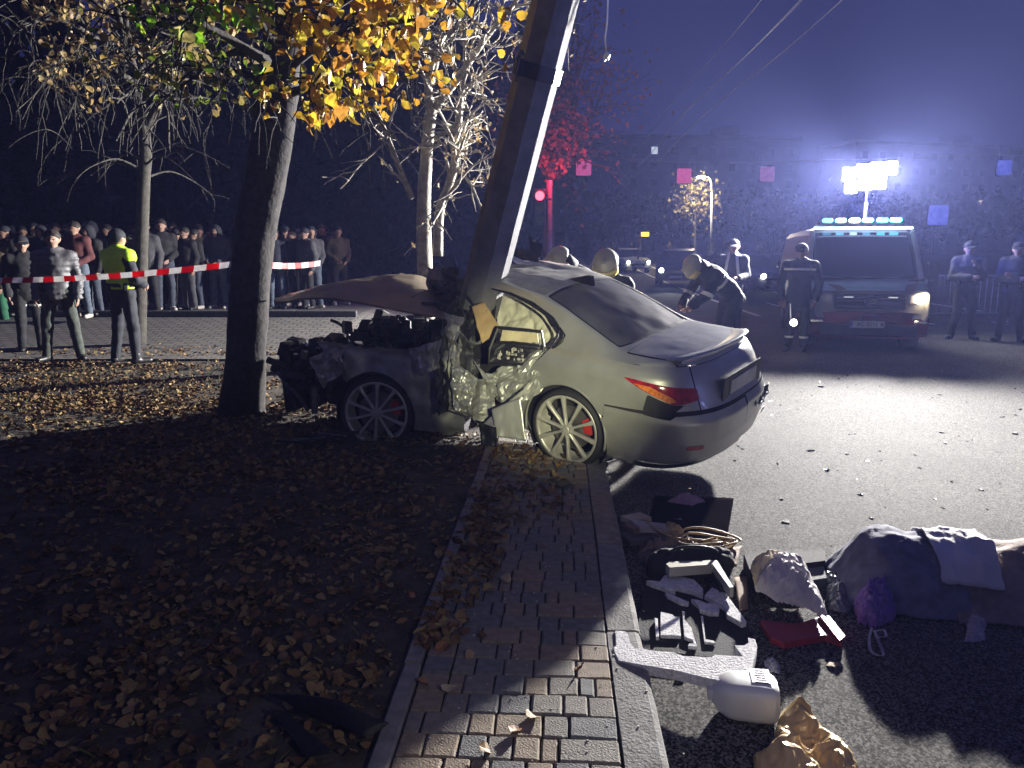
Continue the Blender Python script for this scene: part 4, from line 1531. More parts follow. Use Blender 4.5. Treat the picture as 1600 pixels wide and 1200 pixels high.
crowd = [(150, 500, 17.5, M_blackc, M_jeand, 'hood', 'person in black hooded jacket between the padded jacket and the hi-vis vest'), (130, 505, 16.9, M_maroon, M_jean, 'hair', 'person in maroon jacket and pale jeans behind the padded jacket'),
         (236, 497, 18.2, M_greyc, M_blackc, 'cap', 'person in grey jacket and black trousers just right of the hi-vis vest'), (262, 494, 18.6, M_blackc, M_jeand, 'hair', 'person in black jacket and dark jeans, second right of the hi-vis vest'),
         (297, 493, 18.8, M_blackc, M_greyc, 'hair', 'person in black jacket and grey trousers under the tape'), (345, 491, 19.2, M_greyc, M_jean, 'hood', 'person in hooded jacket and light blue jeans beside the big trunk'),
         (318, 489, 20.3, M_navy, M_blackc, 'cap', 'person in navy jacket and cap half hidden by neighbours near the trunk'), (278, 488, 20.8, M_olive, M_blackc, 'hair', 'person in olive jacket at the back of the crowd')]
for k, (px, py, Y, jm, tm, hd_, lab) in enumerate(crowd):
    person(lab, tuple(D(px, py, Y - 2.4) * [1, 1, 0] + [0, 0, KZ + .33]), rad(-20 + 13 * (k % 4)), dict(al=(.10 + .03 * (k % 3), .03, .09), wl=(.12, -.2, 1.0), wr=(-.12, -.2, 1.02)) if k % 2 else None, jm, tm, M_shoe if k % 2 else M_boot, hd_, scale=.97 + .03 * (k % 4), seed=10 + k, h=.026, group='onlookers behind the tape')
back = [(430, 22, M_navy, M_jean, 'person in navy jacket and jeans just right of the big trunk'), (452, 20, M_blackc, M_blackc, 'person all in black beyond the bonnet nose'), (478, 23, M_greyc, M_jeand, 'person in grey jacket beyond the raised bonnet'), (506, 21, M_blackc, M_jeand, 'person in black jacket where the tape ends'),
        (20, 18, M_blackc, M_greyc, 'person in black jacket behind the one in olive'), (75, 19, M_navy, M_blackc, 'person in navy jacket behind the two at the tape'), (180, 21, M_greyc, M_jeand, 'person in grey jacket hidden behind the hi-vis vest')]
for k, (px, Y, jm, tm, lab) in enumerate(back):
    person(lab, tuple(D(px, 480, Y - 3) * [1, 1, 0] + [0, 0, KZ + .33]), rad(-25 + 17 * (k % 4)), None, jm, tm, M_boot, ('hair', 'cap', 'hood')[k % 3], scale=.96 + .025 * (k % 4), seed=30 + k, h=.03, group='onlookers behind the tape')
# --- rescuers
bend = dict(pelvis=(0, .22, .93), waist=(0, .12, 1.05), chest=(0, -.10, 1.20), neck=(0, -.24, 1.27), head=(0, -.37, 1.32), face=(0, -.75, -.65),
            sl=(.19, -.16, 1.22), sr=(-.19, -.16, 1.22), el=(.24, -.30, .98), er=(-.24, -.30, .98), wl=(.14, -.46, .84), wr=(-.14, -.46, .84), hl=(.1, .22, .90), hr=(-.1, .22, .90), kl=(.13, .06, .5), kr=(-.13, .14, .5), al=(.15, .20, .09), tl=(.18, .02, .03), ar=(-.15, .28, .09), tr=(-.18, .10, .03))
st = [('jacket', (0, -.02, 1.14), (0, -.8, .55), .055), ('jacket', (.24, -.32, .98), (0, -.4, -.8), .05), ('jacket', (-.24, -.32, .98), (0, -.4, -.8), .05), ('trousers', (.14, .1, .4), (0, 0, 1), .06), ('trousers', (-.14, .2, .4), (0, 0, 1), .06)]
person('firefighter in dark suit with pale bands bending over behind the boot', tuple(D(1118, 545, 11.3) * [1, 1, 0]), rad(-72), bend, M_navy2, M_navy2, M_boot, 'helmet', st, seed=41, long=False, scale=1.08)
person('firefighter in cream helmet crouching close behind the car roof', tuple(D(952, 470, 8.9) * [1, 1, 0]), rad(-15), dict(bend, neck=(0, -.20, 1.30), head=(0, -.31, 1.42), face=(0, -.9, -.3)), M_navy2, M_navy2, M_boot, 'helmet', st, seed=42, scale=1.06)
person('firefighter in cream helmet bowed down beside the post', tuple(D(922, 470, 9.3) * [1, 1, 0]), rad(-75), dict(bend, neck=(0, -.24, 1.36), head=(0, -.36, 1.46), chest=(0, -.1, 1.26), sl=(.19, -.16, 1.28), sr=(-.19, -.16, 1.28)), M_navy2, M_navy2, M_boot, 'helmet', st, seed=43, scale=1.05)
person('officer in cap and dark jacket with bright crossed braces on the roadway', tuple(D(1140, 520, 14.8) * [1, 1, 0]), rad(-20), dict(wl=(.12, -.25, 1.1), wr=(-.12, -.25, 1.1)), M_navy, M_navy2, M_boot, 'officer', [('jacket', (.09, 0, 1.3), (1, 0, .12), .05), ('jacket', (-.10, 0, 1.3), (1, 0, -.12), .05), ('jacket', (0, 0, 1.06), (0, 0, 1), .06)], seed=44, scale=1.05)
person('stout person in dark padded coat with a pale chest band, before the van', tuple(D(1243, 540, 12.9) * [1, 1, 0]), rad(-28), dict(wl=(.27, -.05, .88), wr=(-.27, -.05, .88), sl=(.21, .02, 1.42), sr=(-.21, .02, 1.42), el=(.30, .04, 1.14), er=(-.30, .04, 1.14), al=(.12, .03, .09), ar=(-.12, .03, .09)),
       M_navy, M_navy2, M_boot, 'cap', [('jacket', (0, 0, 1.36), (0, 0, 1), .035), ('trousers', (.12, 0, .24), (0, 0, 1), .035), ('trousers', (-.12, 0, .24), (0, 0, 1), .035)], seed=45, long=True)
folded = dict(wl=(-.02, -.26, 1.20), el=(.25, -.02, 1.14), wr=(.03, -.24, 1.14), er=(-.25, -.03, 1.13), al=(.17, .03, .09), tl=(.24, -.11, .03), ar=(-.17, .03, .09), tr=(-.24, -.11, .03))
person('officer in dark uniform and peaked cap standing right of the van', tuple(D(1502, 525, 14.6) * [1, 1, 0]), rad(-25), dict(folded, wl=(.1, -.3, 1.35)), M_navy, M_navy2, M_boot, 'officer', seed=46, scale=1.03, belt=M_blackc)
person('officer with folded arms in cap at the right edge', tuple(D(1576, 530, 14.2) * [1, 1, 0]), rad(-35), folded, M_navy, M_navy2, M_boot, 'officer', seed=47, scale=1.02, belt=M_blackc)
# --- far passers-by across the crossing
far0 = person('dark figure far off beyond the cars, first from the left in its row', tuple(S(3.6, 62, rise(62))), 0, None, M_blackc, M_jeand, M_boot, 'hair', seed=50, h=.04, hands=False, group='far figures beyond the crossing')
r_ = np.random.default_rng(4)
for k in range(13):
    v = 58 + r_.uniform(-6, 10)
    u = 4.4 + k * 1.15 + r_.uniform(-.3, .3)
    c = dup(far0, tuple(S(u, v, float(rise(v)))), r_.uniform(0, 6), 'dark figure far off beyond the cars, %s from the left in its row' % ORD[k + 1])
    c.scale = (1, 1, r_.uniform(.93, 1.06))

# --- more onlookers standing close together in the back rows
ON = [o for o in COL.objects if o.get('group') == 'onlookers behind the tape']
CLO = ['black hooded jacket', 'maroon jacket and pale jeans', 'grey jacket and cap', 'black jacket and dark jeans', 'black jacket and grey trousers', 'grey hooded jacket and blue jeans', 'navy jacket and cap', 'olive jacket', 'navy jacket and jeans', 'plain black clothes', 'grey hooded jacket and dark jeans', 'black jacket and darker jeans', 'black cap and grey trousers', 'navy hooded jacket', 'grey jacket and dark jeans']
r_ = np.random.default_rng(14)
for k in range(54):
    px = 2 + k * 9.9 + r_.uniform(-6, 6)
    if 352 < px < 415:
        continue
    Y = r_.uniform(16.6, 20)
    q_ = int(r_.integers(len(ON)))
    where = 'at the left edge' if px < 60 else 'behind the padded jacket' if px < 165 else 'behind the hi-vis vest' if px < 245 else 'left of the big trunk' if px < 352 else 'just right of the big trunk' if px < 470 else 'beyond the raised bonnet'
    c = dup(ON[q_], tuple(D(px, 480, Y) * [1, 1, 0] + [0, 0, KZ + .33]), r_.uniform(-.9, .9), 'back-row onlooker in %s %s' % (CLO[q_], where))
    q = r_.uniform(.93, 1.06)
    c.scale = (q, q, q)
# ================================================================== POST, TREES, WIRES
M_pole = mat('post_concrete', (.17, .168, .18), .85, var=.22, vs=7, bump=.6, bs=70)
pb, ptop = D(704, 655, 6.85), D(868, 0, 6.1)
d_ = (ptop - pb) / np.linalg.norm(ptop - pb)
pole = thing('concrete_post', 'leaning grey concrete lamp post rising out of the crushed car', 'post', (pb[0], pb[1], KZ))
e1 = np.cross(d_, (0, 0, 1.))
e1 /= np.linalg.norm(e1)
e2 = np.cross(d_, e1)
ang = rad(38)
a1 = np.array([math.cos(rad(-22)), math.sin(rad(-22)), 0])
a1 = a1 - d_ * (a1 @ d_)
a1 /= np.linalg.norm(a1)
a2 = np.cross(d_, a1)
rows = []
for t in np.linspace(-.05, 1, 60):
    w = .162 - .008 * t
    c = pb + (ptop - pb) * (t * 2.3)
    ring = []
    for (x, y) in ((1, .44), (.44, 1), (-.44, 1), (-1, .44), (-1, -.44), (-.44, -1), (.44, -1), (1, -.44)):
        ring.append(c + a1 * x * w + a2 * y * w)
    rows.append(ring)
rows = np.array(rows)
rows += .004 * np.stack([vnoise(rows, 6, k) for k in (1, 2, 3)], -1)
V, F = grid(np.concatenate([rows, rows[:, :1]], 1))
link('shaft', mesh('post_shaft', V, F, M_pole), pole)
tb = .875 / 2.3 * 1.0
cb_ = pb + (ptop - pb) * .855
bd = []
for k, off in enumerate((-.055, .0, .055)):
    bd.append([cb_ + d_ * off + (a1 * x + a2 * y) * .172 for (x, y) in ((1, .44), (.44, 1), (-.44, 1), (-1, .44), (-1, -.44), (-.44, -1), (.44, -1), (1, -.44))])
bd = np.array(bd)
V, F = grid(np.concatenate([bd, bd[:, :1]], 1))
link('steel_band', mesh('steel_band', V, F, mat('dark_steel', (.04, .04, .045), .5, metal=.6)), pole)
bk = MB()
o_ = cb_ + e1 * .20
bk.box(o_, (.05, .05, .12), m=0)
bk.tube([o_ + d_ * .09, o_ + d_ * .12 + e1 * .03, o_ - d_ * .05 + e1 * .04], .008, 6)
bk.tube([o_ + d_ * .09, o_ + d_ * .10 + e1 * .06, o_ - d_ * .10 + e1 * .01], .006, 6)
bk.obj('band_clamp', MATS['dark_steel'], pole)
# hanging cable end beside the post
hc = thing('hanging_cable', 'thin torn cable hanging down beside the post with an insulator at its end', 'cable', tuple(D(948, 92, 6.5)))
pts_ = catmull(np.array([D(953, -160, 6.2), D(951, -40, 6.35), D(949, 30, 6.45), D(946, 60, 6.5), D(948, 84, 6.5)]), 30)
MB().tube(pts_, .007, 6).obj('wire', mat('wire_pale', (.4, .4, .42), .4, metal=.5), hc)
ins = MB()
ins.tube([D(948, 82, 6.5), D(949, 86, 6.5), D(947, 93, 6.5)], [.012, .026, .020], 8)
ins.tube([D(946, 88, 6.5), D(944, 96, 6.5)], [.02, .008], 8)
ins.obj('insulator', mat('insulator', (.55, .55, .55), .3), hc)
M_bark = mat('linden_bark', (.032, .029, .028), .95, var=.45, vs=16, bump=1.0, bs=26)
M_bark_pale = mat('pale_bark', (.30, .28, .23), .9, var=.3, vs=12, bump=.8, bs=40)
M_bark_dim = mat('dim_bark', (.05, .046, .038), .9, var=.35, vs=12, bump=.8, bs=40)
def trunk_mesh(pts, r, n=18, rough=.1, seed=0):
    P = catmull(np.array(pts), len(pts) * 7)
    rr = catmull(np.array(r, float), len(P))
    V, F = tube(P, rr, n)
    c = np.repeat(P, n, 0)
    q = V - c
    nz = vnoise(V * np.array([1, 1, .35]), 9, seed, 3, True) * rough + vnoise(V * np.array([1, 1, .5]), 2.5, seed + 1) * rough * .8
    return c + q * (1 + nz)[:, None], F
def twigs(p, d, L, r, r_, depth, out, droop=0., spread=.6):
    """one branch with its side shoots, gathered as polylines"""
    n = 6
    pts_ = [np.array(p, float)]
    d = np.array(d, float)
    d /= np.linalg.norm(d)
    for k in range(n):
        d = d + r_.normal(0, .13, 3) + np.array([0, 0, -droop])
        d /= np.linalg.norm(d)
        pts_.append(pts_[-1] + d * L / n)
    out.append((np.array(pts_), np.linspace(r, r * .35, n + 1)))
    if depth > 0:
        for k in range(int(r_.integers(3, 6))):
            i = int(r_.integers(1, n))
            dd = d * .6 + r_.normal(0, spread, 3)
            twigs(pts_[i], dd, L * r_.uniform(.35, .65), r * .5, r_, depth - 1, out, droop, spread)
def limb(parent, name, pts, r, m, r_, n_side=8, Ls=.8, depth=1, droop=.05, spread=.6, out=None, sides=6):
    P = catmull(np.array(pts), max(8, len(pts) * 4))
    out = [] if out is None else out
    rr = np.interp(np.linspace(0, 1, len(P)), np.linspace(0, 1, len(r)), r)
    for k in range(n_side):
        i = int(r_.integers(len(P) // 5, len(P)))
        t = P[min(i + 1, len(P) - 1)] - P[max(i - 1, 0)]
        t /= np.linalg.norm(t)
        twigs(P[min(i, len(P) - 1)], t * .5 + r_.normal(0, spread, 3), Ls * r_.uniform(.5, 1.1), rr[min(i, len(rr) - 1)] * .45 + .002, r_, depth, out, droop, spread)
    mb = MB()
    mb.tube(P, rr, 8)
    for (q, rq) in out:
        mb.tube(q, np.maximum(rq, .0022), 4 if sides == 4 else 5, 0, False)
    mb.obj(name, m, parent, True)
    return [q for q, _ in out]
r_ = np.random.default_rng(21)
# --- near linden
la = D(380, 640, 7.65)
lin = thing('linden_tree', 'big dark linden trunk with yellow and green autumn leaves, left of the car', 'tree', (la[0], la[1], KZ))
tp = [D(376, 668, 7.6), D(380, 630, 7.62), D(385, 560, 7.65), D(390, 450, 7.7), D(398, 370, 7.75), D(410, 300, 7.8), D(424, 220, 7.8), D(437, 140, 7.8), D(442, 60, 7.8), D(446, -40, 7.8), D(460, -240, 7.9), D(470, -420, 8)]
V, F = trunk_mesh(tp, [.29, .22, .19, .18, .18, .19, .19, .17, .17, .16, .12, .07], 26, .10, 2)
link('trunk', mesh('linden_trunk', V, F, M_bark, smooth=True), lin)
tw = []
lim_defs = [([D(442, 120, 7.7), D(470, 90, 7.3), D(520, 60, 6.7), D(590, 40, 6.2), D(660, 30, 5.9)], [.06, .045, .03, .02, .01], 'right'),
            ([D(440, 60, 7.75), D(490, 30, 7.2), D(540, 0, 6.6), D(600, -40, 6.1), D(680, -60, 5.8)], [.06, .045, .03, .02, .01], 'right'),
            ([D(440, 150, 7.7), D(470, 140, 7.4), D(500, 130, 7.0), D(530, 120, 6.7), D(570, 110, 6.5)], [.05, .04, .025, .015, .008], 'right'),
            ([D(425, 100, 7.7), D(390, 80, 7.2), D(340, 50, 6.8), D(280, 20, 6.4), D(210, 0, 6.1)], [.06, .045, .03, .02, .01], 'left'),
            ([D(428, 60, 7.7), D(400, 20, 7.0), D(350, -20, 6.5), D(300, -60, 6.2), D(240, -90, 6.0)], [.06, .045, .03, .02, .01], 'left'),
            ([D(425, 130, 7.8), D(400, 120, 7.7), D(370, 112, 7.6), D(350, 108, 7.5), D(330, 110, 7.4)], [.04, .03, .02, .012, .008], 'left'),
            ([D(445, -20, 7.8), D(460, -120, 7.0), D(480, -220, 6.0), D(520, -300, 5.4)], [.08, .06, .04, .02], 'up'),
            ([D(445, -60, 7.8), D(380, -160, 8.2), D(300, -230, 8.6), D(200, -260, 9)], [.08, .06, .04, .02], 'up')]
ends = {'right': [], 'left': [], 'up': []}
for pts_, rr, side in lim_defs:
    ends[side] += limb(lin, 'limb', pts_, rr, M_bark, r_, 12, .9, 1, .10, .55)
def leaf_mats(pref, cols, tl=.4):
    return [mat('%s_leaf_%s' % (pref, n), c, .45, var=.28, vs=28, bump=.25, bs=60, transl=tl) for n, c in cols]
LM_R = leaf_mats('autumn', [('gold', (.70, .46, .04)), ('amber', (.62, .33, .03)), ('lemon', (.74, .62, .06)), ('rust', (.46, .22, .04)), ('ochre', (.60, .40, .06))])
LM_L = leaf_mats('summer', [('green', (.24, .52, .03)), ('lime', (.46, .62, .04)), ('deep', (.14, .28, .03)), ('straw', (.50, .42, .15)), ('tan', (.40, .30, .14))])
def leaf_set(ms, k, s):
    return [mesh('leaf', leaf_shape(r_, s * r_.uniform(.85, 1.15), .55), LEAF_F, ms[i % len(ms)]) for i in range(k)]
def hang(r):
    """leaf hanging from its stalk: blade mostly vertical, tip down, facing anywhere"""
    return rotz(r.uniform(0, 6.283)) @ rotx(math.pi / 2 + r.normal(0, .5)) @ roty(r.normal(0, .4)) @ rotz(math.pi + r.normal(0, .4))
def from_ends(E, n, spread):
    o = []
    for _ in range(n):
        q = E[int(r_.integers(len(E)))]
        t = r_.uniform(.25, 1)
        i = t * (len(q) - 1)
        k = int(i)
        p = q[k] + (q[min(k + 1, len(q) - 1)] - q[k]) * (i - k)
        o.append(p + r_.normal(0, spread, 3) + np.array([0, 0, -.04]))
    return o
def inside(n, pts_px, Y0, Y1):
    """points within a leafy mass: a polygon seen from the path, with real depth"""
    poly = np.array(pts_px, float)
    lo, hi = poly.min(0), poly.max(0)
    o = []
    while len(o) < n:
        q = r_.uniform(lo, hi)
        if poly_sdf(q[None], poly)[0] < 0:
            o.append(D(q[0], q[1], r_.uniform(Y0, Y1)))
    return o
def cluster(P, k):
    """keep leaves in sprays: pull each towards one of K centres"""
    P = np.array(P)
    C = P[r_.integers(0, len(P), k)]
    i = np.argmin(((P[:, None] - C[None]) ** 2).sum(-1), 1)
    return list(P + (C[i] - P) * .35)
R_pts = cluster(inside(215, [(455, -60), (450, 40), (470, 120), (478, 200), (505, 212), (530, 190), (560, 195), (590, 170), (620, 135), (655, 130), (660, 100), (640, 70), (712, 45), (700, 10), (690, -60)], 5.5, 7.1), 60)
L_pts = cluster(inside(85, [(190, -40), (185, 30), (210, 62), (260, 40), (300, 75), (340, 62), (345, 30), (400, 60), (425, 60), (440, -40)], 5.6, 7.0), 26) + inside(25, [(330, 90), (340, 145), (400, 150), (418, 110), (400, 80)], 7.0, 7.6)
LR, LL = leaf_set(LM_R, 25, .105), leaf_set(LM_L, 25, .088)
for P_, L_ in ((R_pts[:200], LR), (L_pts[:100], LL)):
    for p in P_:
        o = link('leaf', L_[int(r_.integers(len(L_)))], lin)
        M_ = Matrix(hang(r_).tolist()).to_4x4()
        M_.translation = Vector(p)
        o.matrix_basis = M_
# connect sprays by fine shoots, plus the rest of the crown as one mass
sh_ = MB()
for P_, L_ in ((R_pts, ends['right']), (L_pts, ends['left'])):
    E_ = np.concatenate(L_)
    for p in P_[::2]:
        e = E_[np.argmin(((E_ - p) ** 2).sum(1))]
        mid = (e + p) / 2 + np.array([0, 0, .05])
        sh_.tube([e, mid, p + np.array([0, 0, .05])], [.004, .003, .0018], 4, 0, False)
tag(sh_.obj('shoots', M_bark, lin), kind='stuff')
pp = [p for p in from_ends(ends['right'], 620, .06) if p[2] > 2.75 + .08 * (p[0] + 1)]
V, F = leaf_mass(pp, r_.uniform(.06, .10, len(pp)), 1.1, r_, curl=.5)
MA = island_mat('crown_gold', [(0, (.66, .42, .04)), (.3, (.56, .30, .03)), (.55, (.42, .20, .03)), (.8, (.62, .48, .05)), (1, (.40, .38, .04))], .45, .4)
tag(link('foliage', mesh('foliage_gold', V, F, MA), lin), kind='stuff')
pp = [p for p in from_ends(ends['left'], 480, .08) if p[2] > 2.95]
V, F = leaf_mass(pp, r_.uniform(.05, .085, len(pp)), 1.1, r_, curl=.5)
MB_ = island_mat('crown_green', [(0, (.12, .22, .02)), (.3, (.32, .42, .03)), (.5, (.10, .12, .02)), (.75, (.45, .36, .12)), (1, (.42, .30, .12))], .45, .4)
tag(link('foliage', mesh('foliage_green', V, F, MB_), lin), kind='stuff')
pp = from_ends(ends['up'], 900, .3)
V, F = leaf_mass(pp, r_.uniform(.06, .10, len(pp)), 1.1, r_, curl=.5)
tag(link('foliage', mesh('foliage_top', V, F, MA), lin), kind='stuff')
# --- slim tree at the left with hanging twigs and small tan leaves
lb = D(218, 545, 12.8)
tb_ = thing('slim_tree', 'slim pale-barked tree with drooping bare twigs behind the hi-vis vest', 'tree', (lb[0], lb[1], KZ))
V, F = trunk_mesh([D(216, 552, 12.8), D(220, 420, 12.8), D(224, 300, 12.8), D(227, 240, 12.8), D(224, 200, 12.8)], [.12, .10, .095, .095, .09], 14, .08, 4)
link('trunk', mesh('slim_trunk', V, F, M_bark_dim, smooth=True), tb_)
E_b = []
for pts_, rr in (([D(226, 215, 12.8), D(220, 165, 12.7), D(213, 130, 12.6), D(208, 100, 12.5), D(190, 40, 12.3), D(170, -40, 12)], [.10, .08, .07, .05, .04, .02]),
                 ([D(228, 205, 12.8), D(240, 175, 12.7), D(256, 150, 12.5), D(275, 100, 12.2), D(300, 40, 11.8)], [.08, .06, .05, .03, .02]),
                 ([D(213, 130, 12.6), D(160, 100, 11.8), D(110, 90, 11), D(60, 110, 10.4)], [.05, .035, .025, .01]),
                 ([D(210, 110, 12.5), D(150, 60, 11.5), D(90, 30, 10.8), D(30, 40, 10.2)], [.05, .035, .025, .01]),
                 ([D(230, 130, 12.6), D(270, 70, 12), D(320, 50, 11.4), D(370, 70, 11)], [.045, .03, .02, .01]),
                 ([D(208, 90, 12.5), D(190, 10, 11.6), D(150, -50, 11)], [.05, .03, .02])):
    E_b += limb(tb_, 'limb', pts_, rr, M_bark_dim, r_, 16, 1.5, 1, .16, .5)
for k in range(7):
    a = r_.uniform(0, 6.28)
    p = D(224, r_.uniform(225, 280), 12.8)
    E_b += limb(tb_, 'limb', [p, p + np.array([math.cos(a) * .5, math.sin(a) * .4, .15]), p + np.array([math.cos(a) * 1.0, math.sin(a) * .8, .0]), p + np.array([math.cos(a) * 1.35, math.sin(a), -.2])], [.022, .014, .009, .005], M_bark_dim, r_, 4, .5, 0, .10, .5)
pp = cluster(inside(330, [(20, -30), (60, 60), (50, 120), (70, 150), (140, 145), (190, 110), (170, 30), (200, -30)], 9.6, 12), 70) + inside(260, [(170, -30), (170, 110), (330, 140), (410, 120), (400, -30)], 10.4, 12.4) + inside(14, [(120, 150), (125, 190), (195, 155), (180, 130)], 10, 11)
V, F = leaf_mass(pp, r_.uniform(.05, .10, len(pp)), 1.2, r_, curl=.6)
tag(link('foliage', mesh('foliage_tan', V, F, island_mat('tan_leaves', [(0, (.40, .30, .16)), (.35, (.50, .36, .14)), (.6, (.26, .17, .08)), (.85, (.55, .45, .22)), (1, (.55, .36, .06))], .5, .3)), tb_), kind='stuff')
# --- pale bare tree between linden and post
lc = D(668, 540, 11.2)
tc_ = thing('bare_tree', 'pale many-stemmed bare tree between the linden and the post', 'tree', (lc[0], lc[1], KZ))
V, F = trunk_mesh([D(668, 548, 11.2), D(664, 430, 11.2), D(662, 325, 11.2), D(666, 250, 11.2), D(670, 203, 11.2), D(674, 172, 11.2)], [.13, .11, .10, .085, .08, .08], 14, .06, 6)
link('trunk', mesh('bare_trunk', V, F, M_bark_pale, smooth=True), tc_)
E_c = []
for pts_, rr, ns in (([D(673, 178, 11.2), D(669, 140, 11.2), D(673, 109, 11.1), D(666, 62, 11), D(664, 0, 10.9), D(668, -80, 10.8)], [.07, .06, .05, .04, .03, .02], 16),
                     ([D(674, 130, 11.2), D(690, 69, 11), D(709, 47, 10.8), D(737, 12, 10.6), D(770, -40, 10.4)], [.045, .035, .03, .022, .012], 16),
                     ([D(680, 168, 11.2), D(716, 122, 11), D(759, 59, 10.8), D(803, 6, 10.6), D(850, -60, 10.4)], [.06, .05, .04, .03, .015], 24),
                     ([D(684, 400, 11.1), D(687, 331, 11.1), D(700, 294, 11), D(712, 247, 11), D(709, 225, 11), D(716, 200, 11), D(719, 162, 11), D(725, 125, 11), D(736, 90, 10.9), D(742, 40, 10.8)], [.075, .065, .06, .06, .055, .05, .04, .03, .025, .02], 26),
                     ([D(644, 310, 11.2), D(639, 298, 11.2), D(619, 250, 11.1), D(597, 194, 11), D(581, 166, 10.9)], [.045, .042, .038, .032, .02], 5),
                     ([D(695, 315, 11), D(715, 285, 10.8), D(745, 255, 10.6), D(780, 240, 10.4)], [.03, .02, .015, .008], 9),
                     ([D(674, 150, 11.1), D(650, 90, 10.8), D(630, 40, 10.6), D(625, -20, 10.5)], [.03, .025, .02, .01], 9)):
    E_c += limb(tc_, 'limb', pts_, rr, M_bark_pale, r_, ns, .95, 1, .0, .6)
pp = from_ends(E_c, 420, .03) + inside(40, [(725, 195), (720, 240), (790, 240), (800, 190)], 10.4, 11)
V, F = leaf_mass(pp, r_.uniform(.04, .085, len(pp)), 1.3, r_, base=NARROW, curl=.9)
tag(link('foliage', mesh('foliage_withered', V, F, island_mat('withered_leaves', [(0, (.42, .34, .20)), (.5, (.30, .22, .12)), (.8, (.5, .40, .2)), (1, (.5, .3, .08))], .6, .25)), tc_), kind='stuff')
# --- tree behind the post, reddened by the traffic signal
ld = S(-.9, 20.5)
td = thing('signal_tree', 'full dark tree beyond the post, its lower leaves red from the signal', 'tree', tuple(D(858, 520, 20.5) * [1, 1, 0] + [0, 0, KZ]))
V, F = trunk_mesh([D(857, 475, 20.5), D(857, 380, 20.5), D(857, 300, 20.5), D(868, 240, 20.5)], [.17, .14, .12, .10], 12, .08, 9)
link('trunk', mesh('signal_trunk', V, F, M_bark_dim, smooth=True), td)
E_d = []
for pts_ in ([D(866, 250, 20.5), D(880, 190, 20), D(905, 110, 19.6), D(930, 40, 19)], [D(864, 260, 20.5), D(850, 190, 20), D(835, 120, 19.6)], [D(866, 250, 20.5), D(900, 220, 20), D(930, 170, 19.6), D(945, 130, 19.3)], [D(870, 230, 20.5), D(890, 120, 21), D(900, 0, 21.4)]):
    E_d += limb(td, 'limb', pts_, [.07, .05, .03, .015], M_bark_dim, r_, 12, 1.8, 1, .05, .6)
pp = from_ends(E_d, 800, .25) + inside(700, [(848, 160), (842, 270), (860, 290), (890, 262), (915, 235), (918, 190), (890, 160)], 19.2, 20.6)
V, F = leaf_mass(pp, r_.uniform(.07, .13, len(pp)), 1.1, r_, curl=.5)
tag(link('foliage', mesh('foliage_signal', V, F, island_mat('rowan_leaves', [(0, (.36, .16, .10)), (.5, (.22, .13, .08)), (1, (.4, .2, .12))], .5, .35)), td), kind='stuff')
# --- traffic signal below it
sg = thing('traffic_signal', 'traffic light showing red beside a maroon-lit post', 'traffic light', tuple(D(858, 480, 18.6) * [1, 1, 0] + [0, 0, KZ]))
mb = MB().tube([D(858, 490, 18.6), D(858, 282, 18.6)], .07, 12)
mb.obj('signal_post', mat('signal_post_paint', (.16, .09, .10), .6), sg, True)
mb = MB()
hc_ = D(843, 325, 18.5)
mb.box(hc_, (.30, .24, .86), ch=.04)
mb.box(hc_ + np.array([.13, 0, .2]), (.3, .04, .05))
mb.obj('signal_head', M_black, sg)
for k, (dz, m) in enumerate(((.27, mat('red_signal', (.5, .02, .02), .3, emis=(1, .06, .09), es=6)), (0, mat('amber_off', (.06, .04, .01), .3)), (-.27, mat('green_off', (.01, .05, .03), .3)))):
    c = hc_ + np.array([0, -.125, dz])
    ln = MB().tube([c, c + np.array([0, -.015, 0])], [.105, .09], 16).obj('signal_lens', m, sg)
    Pp = np.array([[c + np.array([.12 * math.cos(a), -y, .12 * math.sin(a)]) for y in (0, .16)] for a in np.linspace(.1, np.pi - .1, 12)])
    V, F = thick(Pp, .006)
    link('lens_hood', mesh('lens_hood', V, F, M_black), ln)
lamp('signal_glow', 'POINT', tuple(D(872, 262, 18.5)), 110, (1, .03, .10), .12)
# --- wood in the darkness behind the park
wp = []
rw = np.random.default_rng(77)
for k in range(46):
    x = rw.uniform(-34, 3)
    y = rw.uniform(31, 46)
    hgt = rw.uniform(9, 17)
    n = int(260 + hgt * 12)
    c = np.array([x, y, hgt * .55])
    q = rw.normal(0, 1, (n, 3))
    q /= np.linalg.norm(q, axis=1)[:, None]
    q *= rw.uniform(.3, 1, (n, 1)) ** .5
    wp.append(c + q * np.array([2.8, 2.8, hgt * .45]))
for k in range(70):
    c = np.array([rw.uniform(-34, 3), rw.uniform(29, 33), rw.uniform(.8, 2.6)])
    wp.append(c + rw.normal(0, 1, (60, 3)) * np.array([1.1, .7, .8]))
wp = np.concatenate(wp)
V, F = leaf_mass(wp, rw.uniform(.35, .9, len(wp)), 1.2, rw, curl=.5)
wd = MB().add(V, F, 0)
for k in range(60):
    x, y = rw.uniform(-34, 3), rw.uniform(30, 46)
    wd.tube([(x, y, -.2), (x + rw.normal(0, .3), y, 3.5), (x + rw.normal(0, .6), y, 8)], [.2, .16, .08], 7, 1)
tag(wd.obj('far_wood', [mat('night_foliage', (.030, .036, .022), .9, var=.4), M_bark]), 'dark wood filling the park behind the crowd', 'wood', kind='stuff')
